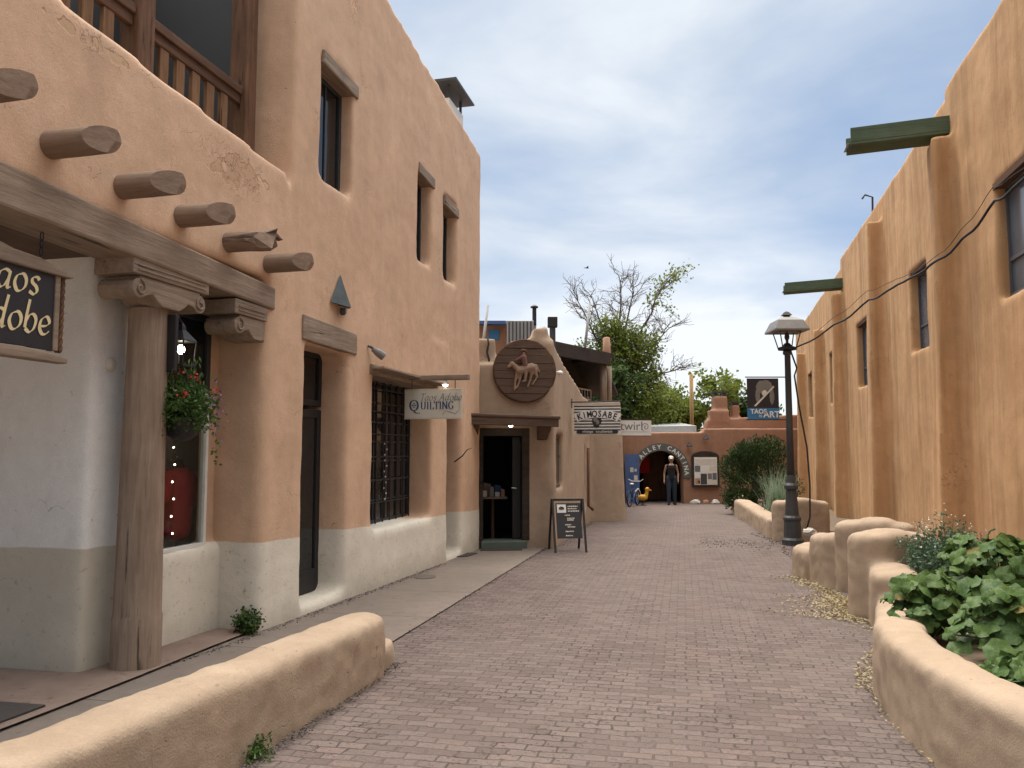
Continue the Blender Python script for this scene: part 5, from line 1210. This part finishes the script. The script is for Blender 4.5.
# ---------------------------------------------------------------- things on the roofs behind the shop
t = thing('rooftop_cabin', 'small rooftop cabin with a sloping blue glazed roof behind the shop parapet', 'skylight', (-.75, 19.5, 3.6))
f = MB(); f.box(-1.6, -.12, 18.6, 20.4, 3.4, 4.45); f.build('wall', M['adobe_far'], t)
f = MB(); f.hexa([(-1.7, 18.4, 4.46), (-.15, 18.4, 4.46), (-.02, 20.6, 4.75), (-1.7, 20.6, 4.75), (-1.7, 18.4, 4.54), (-.15, 18.4, 4.54), (-.02, 20.6, 4.83), (-1.7, 20.6, 4.83)]); f.build('roof', M['blue'], t)
f = MB(); f.box(-.55, -.30, 18.58, 18.60, 4.12, 4.36); f.build('window', M['skyblue'], t)
t = thing('air_conditioner', 'grey ribbed air conditioning unit on the shop roof', 'air conditioner', (.22, 18.5, 3.6))
f = MB(); f.box(-.12, .50, 18.2, 18.8, 3.5, 4.52); f.build('casing', M['steel'], t, bevel=.02)
for k in range(7): MB().box(-.08+k*.083, -.05+k*.083, 18.17, 18.199, 3.6, 4.48).build('rib', M['iron'], t)
def pole(name, label, cat, p0, p1, r_, mat, cap=None, group=None):
    o = MB().tube([p0, p1], r_, 10).build(name, mat, smooth=True); tag(o, label, cat, group); return o
t = thing('stove_pipe', 'slim black and silver stove pipe right of the air conditioner', 'stove pipe', (.52, 18.4, 3.6))
MB().tube([(.52, 18.4, 3.5), (.52, 18.4, 4.42)], .045, 10).build('lower_pipe', M['steel'], t); MB().tube([(.52, 18.4, 4.42), (.52, 18.4, 4.83)], .05, 10).build('upper_pipe', M['black'], t); f = MB(); f.lathe([(.09, 4.84), (.09, 4.87), (.02, 4.91)], (.52, 18.4, 0), 10); f.build('cap', M['black'], t)
t = thing('chimney_pot', 'stubby black chimney cap behind the pointed parapet', 'chimney', (.92, 18.0, 3.6))
MB().tube([(.92, 18, 3.4), (.92, 18, 4.32)], .07, 10).build('flue', M['iron'], t); MB().box(.81, 1.03, 17.9, 18.1, 4.321, 4.55).build('cap', M['black'], t, bevel=.01)
pole('roof_pole', 'white slanted pipe leaning beside the corner of the tall pink building', 'pole', (-.72, 18.0, 3.4), (-.55, 18.0, 4.83), .032, M['rooflight'], group='white poles on the shop roof')
pole('roof_pole', 'white upright pole rising above the porch roof in front of the tree', 'pole', (2.05, 22.6, 4.2), (2.22, 22.6, 5.72), .04, M['rooflight'], group='white poles on the shop roof')
t = thing('chimney_pot', 'pale clay chimney pot on the porch roof edge', 'chimney', (2.72, 23.0, 4.2)); f = MB(); f.lathe([(.13, 4.1), (.12, 4.35), (.10, 4.78), (.06, 4.8)], (2.74, 23, 0), 14); f.build('pot', M['terracotta'], t, smooth=True)
t = thing('wall_spotlight', 'small white spotlight beside the round plaque on the shop corner', 'spotlight', E(1.42, -.05, 2.97), E.a)
f = MB(E); f.tube([(1.36, -.0, 2.97), (1.42, -.06, 2.97)], .02, 8); f.ell((1.45, -.09, 2.95), (.06, .05, .045)); f.build('lamp_head', M['white'], t, smooth=True)
cbl = MB(); cbl.tube([E(.14, .16, 3.62), E(.16, .15, 3.5), E(.13, .16, 3.35), E(.17, .15, 3.2), E(.17, .14, 3.13)], .018, 6); tag(cbl.build('cable', M['black'], smooth=True), 'black cable running down the shop parapet left of the round plaque', 'cable')
pole('utility_pole', 'yellowish wooden utility pole rising behind the cantina roof', 'utility pole', (8.08, 36, 1.5), (8.10, 36, 4.95), .085, wood_mat('yellow_pole', (.36, .22, .09), (.46, .30, .14), 'Z'))

# ---------------------------------------------------------------- cantina front
cb_ = Ff
t = thing('notice_board', 'arched dark framed notice board with pinned papers on the cantina wall', 'notice board', (7.32, 30.44, .1))
o_ = [(6.80, .14), (7.84, .14), (7.84, 1.30)]+[(7.32+.52*cos(a), 1.30+.20*sin(a)) for a in [pi*k/8 for k in range(1, 8)]]+[(6.80, 1.30)]
MB(cb_).prism(o_, -.10, -.02).build('frame', M['roofwood'], t, bevel=.01)
MB(cb_).box(6.89, 7.75, -.112, -.101, .23, 1.27).build('backing', M['white'], t)
random.seed(3)
for (xx, z, a, b, mm) in ((6.92, .98, .80, .22, 'rock'), (6.91, .72, .20, .23, 'pencil'), (7.13, .70, .30, .24, 'white'), (7.46, .74, .27, .20, 'cream'), (6.90, .50, .24, .19, 'white'), (6.91, .26, .19, .21, 'terracotta'), (7.12, .25, .24, .40, 'iron'), (7.39, .44, .16, .22, 'hood'), (7.57, .42, .16, .26, 'pencil'), (7.38, .25, .36, .16, 'cream'), (7.03, .29, .06, .10, 'red')):
    MB(cb_).box(xx, xx+a, -.117, -.1125, z, z+b).build('paper', M[mm], t)
for (x, z, lab) in ((6.72, 1.72, 'small dark wall lamp above and left of the notice board'), (7.35, 2.0, 'dark floodlight at the step of the cantina parapet')):
    t = thing('wall_lamp', lab, 'wall lamp', (x, 30.4, z-.1), 0, 'lamps on the cantina wall')
    f = MB(cb_); f.tube([(x, 0.02, z+.06), (x, -.12, z+.06)], .018, 6); f.build('arm', M['black'], t)
    f = MB(); f.lathe([(.02, z+.12), (.05, z+.06), (.11, z-.04), (.11, z-.06)], (x, 30.36, 0), 10); f.build('shade', M['black'], t)
t = thing('wall_ornament', 'pale ring ornament on the cantina wall beside the juniper', 'ornament', (8.45, 30.4, .8)); f = MB(cb_); f.tube([(8.4+.17*cos(a), -.05, .85+.19*sin(a)) for a in [2*pi*k/14 for k in range(15)]], .03, 6); f.build('ring', M['terracotta'], t, smooth=True)
f = MB(cb_); f.tube([(8.98, -.06, 2.05), (8.98, -.06, 1.72)], .035, 8); tag(f.build('downspout', M['hood']), 'short pale drain spout on the upper cantina wall', 'drain spout')
t = thing('blue_panel', 'blue painted board with pinned papers leaning left of the arched entrance', 'notice panel', (4.55, 30.2, -.45), 0)
f = MB(cb_); f.hexa([(4.25, -.40, -.45), (4.80, -.22, -.45), (4.80, -.18, -.45), (4.25, -.36, -.45), (4.25, -.30, 1.38), (4.80, -.10, 1.38), (4.80, -.06, 1.38), (4.25, -.26, 1.38)]); f.build('board', M['blue'], t)
for (xx, z, a, b) in ((4.42, .72, .12, .17), (4.56, .42, .13, .18), (4.58, .74, .08, .10)):
    MB(cb_).box(xx, xx+a, -.43, -.422+.0, z, z+b).build('paper', M['cream'], t)
# stones along the wall foot
for i, (x, s_) in enumerate(((6.85, .22), (7.25, .13), (7.6, .16), (8.0, .12))):
    r_ = MB(); r_.ell((x, 30.15, -.42), (s_, .14, .12), 9, 6)
    for p in r_.v: p += Vector((random.gauss(0, 1), random.gauss(0, 1), random.gauss(0, 1)))*.012
    tag(r_.build('rock', M['terracotta'] if i % 2 else M['rock']), ('large pale stone left of the others at the foot of the cantina wall', 'small reddish stone under the notice board', 'pale stone right of the notice board at the wall foot', 'last small reddish stone beside the juniper')[i], 'rock', 'stones at the foot of the cantina wall')
# yellow duck spring rider
dk = (4.75, 28.9); dz = gz(28.9); DF = Fr(dk[0], dk[1], 0, dz); DF.M = DF.M @ Matrix.Scale(.66, 4)
t = thing('duck_ride', 'yellow duck shaped ride-on with orange beak left of the arched entrance', 'ride-on toy', (*dk, dz), 0)
f = MB(DF); f.ell((-.12, 0, .42), (.30, .17, .17)); f.limb((.08, 0, .48), .11, (.14, 0, .78), .085); f.ell((.15, 0, .86), (.13, .11, .13)); f.limb((-.38, 0, .47), .07, (-.48, 0, .56), .03)
f.build('body', M['yellow'], t, smooth=True, mods=soft(.02, 4, 0))
f = MB(DF); f.tube([(.26, 0, .83), (.38, 0, .80)], [.05, .02], 8); f.build('beak', M['orange'], t)
for sy in (-1, 1): MB(DF).ell((.21, sy*.085, .90), .02, 8, 5).build('eye', M['black'], t)
f = MB(DF); f.tube([(-.1+.08*cos(k*.7), .08*sin(k*.7), .02+.006*k) for k in range(42)], .012, 5); f.build('spring', M['black'], t)
f = MB(DF); f.lathe([(.2, 0), (.2, .03), (.1, .035)], (-.1, 0, 0), 14); f.build('base', M['iron'], t)
# bicycle by the pier
BF = Fr(4.28, 28.4, R(62), gz(28.4))
t = thing('bicycle', 'small blue and white bicycle parked end-on beside the shop pier', 'bicycle', BF(0, 0, 0), BF.a)
for xx, nm in ((-.42, 'wheel'), (.42, 'wheel')):
    wv = MB(BF); wv.tube([(xx+.26*cos(2*pi*k/22), 0, .28+.26*sin(2*pi*k/22)) for k in range(23)], .025, 7, cap=False); wo = wv.build(nm, M['black'], t, smooth=True)
    sp_ = MB(BF)
    for k in range(8): sp_.tube([(xx, 0, .28), (xx+.245*cos(k*pi/4), 0, .28+.245*sin(k*pi/4))], .004, 4)
    sp_.build('spokes', M['steel'], wo)
f = MB(BF); f.tube([(-.42, 0, .28), (-.02, 0, .26), (.32, 0, .62), (-.12, 0, .62), (-.02, 0, .26)], .02, 7); f.tube([(-.42, 0, .28), (-.12, 0, .62), (-.16, 0, .75)], .016, 7); f.tube([(.42, 0, .28), (.33, 0, .62), (.30, 0, .85)], .018, 7); f.build('frame', M['blue'], t)
f = MB(BF); f.tube([(.24, -.27, .93), (.30, -.15, .86), (.30, .15, .86), (.24, .27, .93)], .014, 7); f.build('handlebar', M['white'], t)
f = MB(BF); f.ell((-.17, 0, .78), (.12, .07, .035)); f.build('saddle', M['white'], t, smooth=True)
f = MB(BF); f.tube([(.42+.30*cos(a), 0, .28+.30*sin(a)) for a in [R(20)+k*.25 for k in range(9)]], .03, 6); f.build('mudguard', M['white'], t)

# ---------------------------------------------------------------- person in front of the arch
px, py = 5.80, 29.3; PF = Fr(px, py, R(-6), gz(py))
t = thing('person', 'person in pale cap, black sleeveless top and dark jeans before the arched entrance', 'person', (px, py, gz(py)), PF.a)
b = MB(PF)
b.limb((0, 0, .98), .135, (0, .0, 1.18), .125); b.limb((0, 0, 1.18), .125, (0, .0, 1.36), .14); b.limb((-.135, 0, 1.40), .06, (.135, 0, 1.40), .06); b.limb((0, .01, 1.42), .06, (0, 0, 1.54), .055)
b.ell((0, -.01, 1.635), (.078, .095, .115)); b.ell((0, -.108, 1.62), (.014, .02, .024), 8, 5); b.ell((-.08, .005, 1.63), (.012, .022, .032), 8, 5); b.ell((.08, .005, 1.63), (.012, .022, .032), 8, 5); b.ell((0, -.085, 1.57), (.03, .02, .018), 8, 5)
for sg, kb in ((-1, 0), (1, 1)):
    hx = sg*.09; ft = -.10 if sg < 0 else .06
    b.limb((hx, 0, .95), .105, (sg*.105, -.015+ft*.4, .50), .065); b.limb((sg*.105, -.015+ft*.4, .50), .062, (sg*.11, ft*.8+.01, .09), .042); b.limb((sg*.11, ft*.8+.02, .05), .042, (sg*.125, ft*.8-.15, .035), .034)
    el = (sg*.245, .03, 1.13); wr = (sg*.26, -.08, .88) if sg < 0 else (sg*.23, -.10, .90)
    b.limb((sg*.175, 0, 1.40), .05, el, .036); b.limb(el, .036, wr, .026)
    hd = Vector(wr)+Vector((sg*.005, -.015, -.06)); b.limb(wr, .027, hd, .033)
    for q_, (dx, ln2) in enumerate(((-.024, .062), (-.008, .072), (.008, .068), (.022, .055))):
        a_ = hd+Vector((0, dx, -.02)); b_ = a_+Vector((-sg*.006, -.008, -ln2*.55)); c_ = b_+Vector((-sg*.02, -.006, -ln2*.4)); b.limb(a_, .0095, b_, .009, 6); b.limb(b_, .009, c_, .008, 6)
    b.limb(hd+Vector((-sg*.005, -.028, .02)), .011, hd+Vector((-sg*.015, -.055, -.025)), .009, 6)
b.build('body', M['skin'], t, smooth=True, mods=soft(.011, 3, 0))
f = MB(PF); f.limb((0, 0, 1.0), .145, (0, 0, 1.18), .138); f.limb((0, 0, 1.18), .138, (0, 0, 1.34), .152); f.limb((-.125, 0, 1.40), .073, (.125, 0, 1.40), .073); f.limb((0, 0, .93), .14, (0, 0, 1.0), .143); f.build('tank_top', M['cloth_bk'], t, smooth=True, mods=soft(.014, 4, 0))
f = MB(PF)
for sg in (-1, 1):
    ft = -.10 if sg < 0 else .06
    f.limb((sg*.085, 0, .96), .118, (sg*.105, -.015+ft*.4, .50), .078); f.limb((sg*.105, -.015+ft*.4, .50), .078, (sg*.11, ft*.8+.01, .10), .064)
f.limb((-.06, 0, .98), .125, (.06, 0, .98), .125); f.build('jeans', M['denim'], t, smooth=True, mods=soft(.014, 4, 0))
f = MB(PF); f.ell((0, .02, 1.62), (.088, .095, .10)); f.build('hair', M['dkwood'], t, smooth=True)
f = MB(PF); f.ell((0, .0, 1.695), (.095, .11, .08)); f.ell((0, -.13, 1.672), (.07, .075, .012)); f.build('cap', M['cream'], t, smooth=True, mods=soft(.012, 2, 0))
for sg in (-1, 1):
    f = MB(PF); ft = (-.10 if sg < 0 else .06)*.8; f.limb((sg*.11, ft+.03, .05), .052, (sg*.125, ft-.16, .038), .042); f.build('shoe', M['cloth_bk'], t, smooth=True)
for sg in (-1, 1): MB(PF).ell((sg*.032, -.097, 1.645), (.012, .008, .008), 8, 5).build('eye', M['black'], t)

# bird in the sky
BD = Fr(2.85, 30, R(20), 8.45); BD.M = BD.M @ Matrix.Scale(.55, 4)
t = thing('bird', 'tiny dark bird gliding high above the bare tree', 'bird', (2.85, 30, 8.45))
f = MB(BD); f.limb((-.12, 0, 0), .025, (.02, 0, 0), .045, 8); f.limb((.02, 0, 0), .045, (.13, 0, .01), .03, 8); f.limb((-.12, 0, 0), .022, (-.24, 0, 0), .012, 8); f.build('body', M['cloth_bk'], t, smooth=True, mods=soft(.008, 2, 0))
for sg in (-1, 1):
    f = MB(BD); f.add([(.06, sg*.03, .02), (.03, sg*.22, .09), (-.08, sg*.42, .05), (-.05, sg*.2, .07), (-.06, sg*.03, .02), (.06, sg*.03, .0), (.03, sg*.22, .075), (-.08, sg*.42, .045), (-.05, sg*.2, .06), (-.06, sg*.03, .005)], [(0, 1, 2, 3, 4), (9, 8, 7, 6, 5), (0, 5, 6, 1), (1, 6, 7, 2), (2, 7, 8, 3), (3, 8, 9, 4), (4, 9, 5, 0)]); f.build('wing', M['cloth_bk'], t)
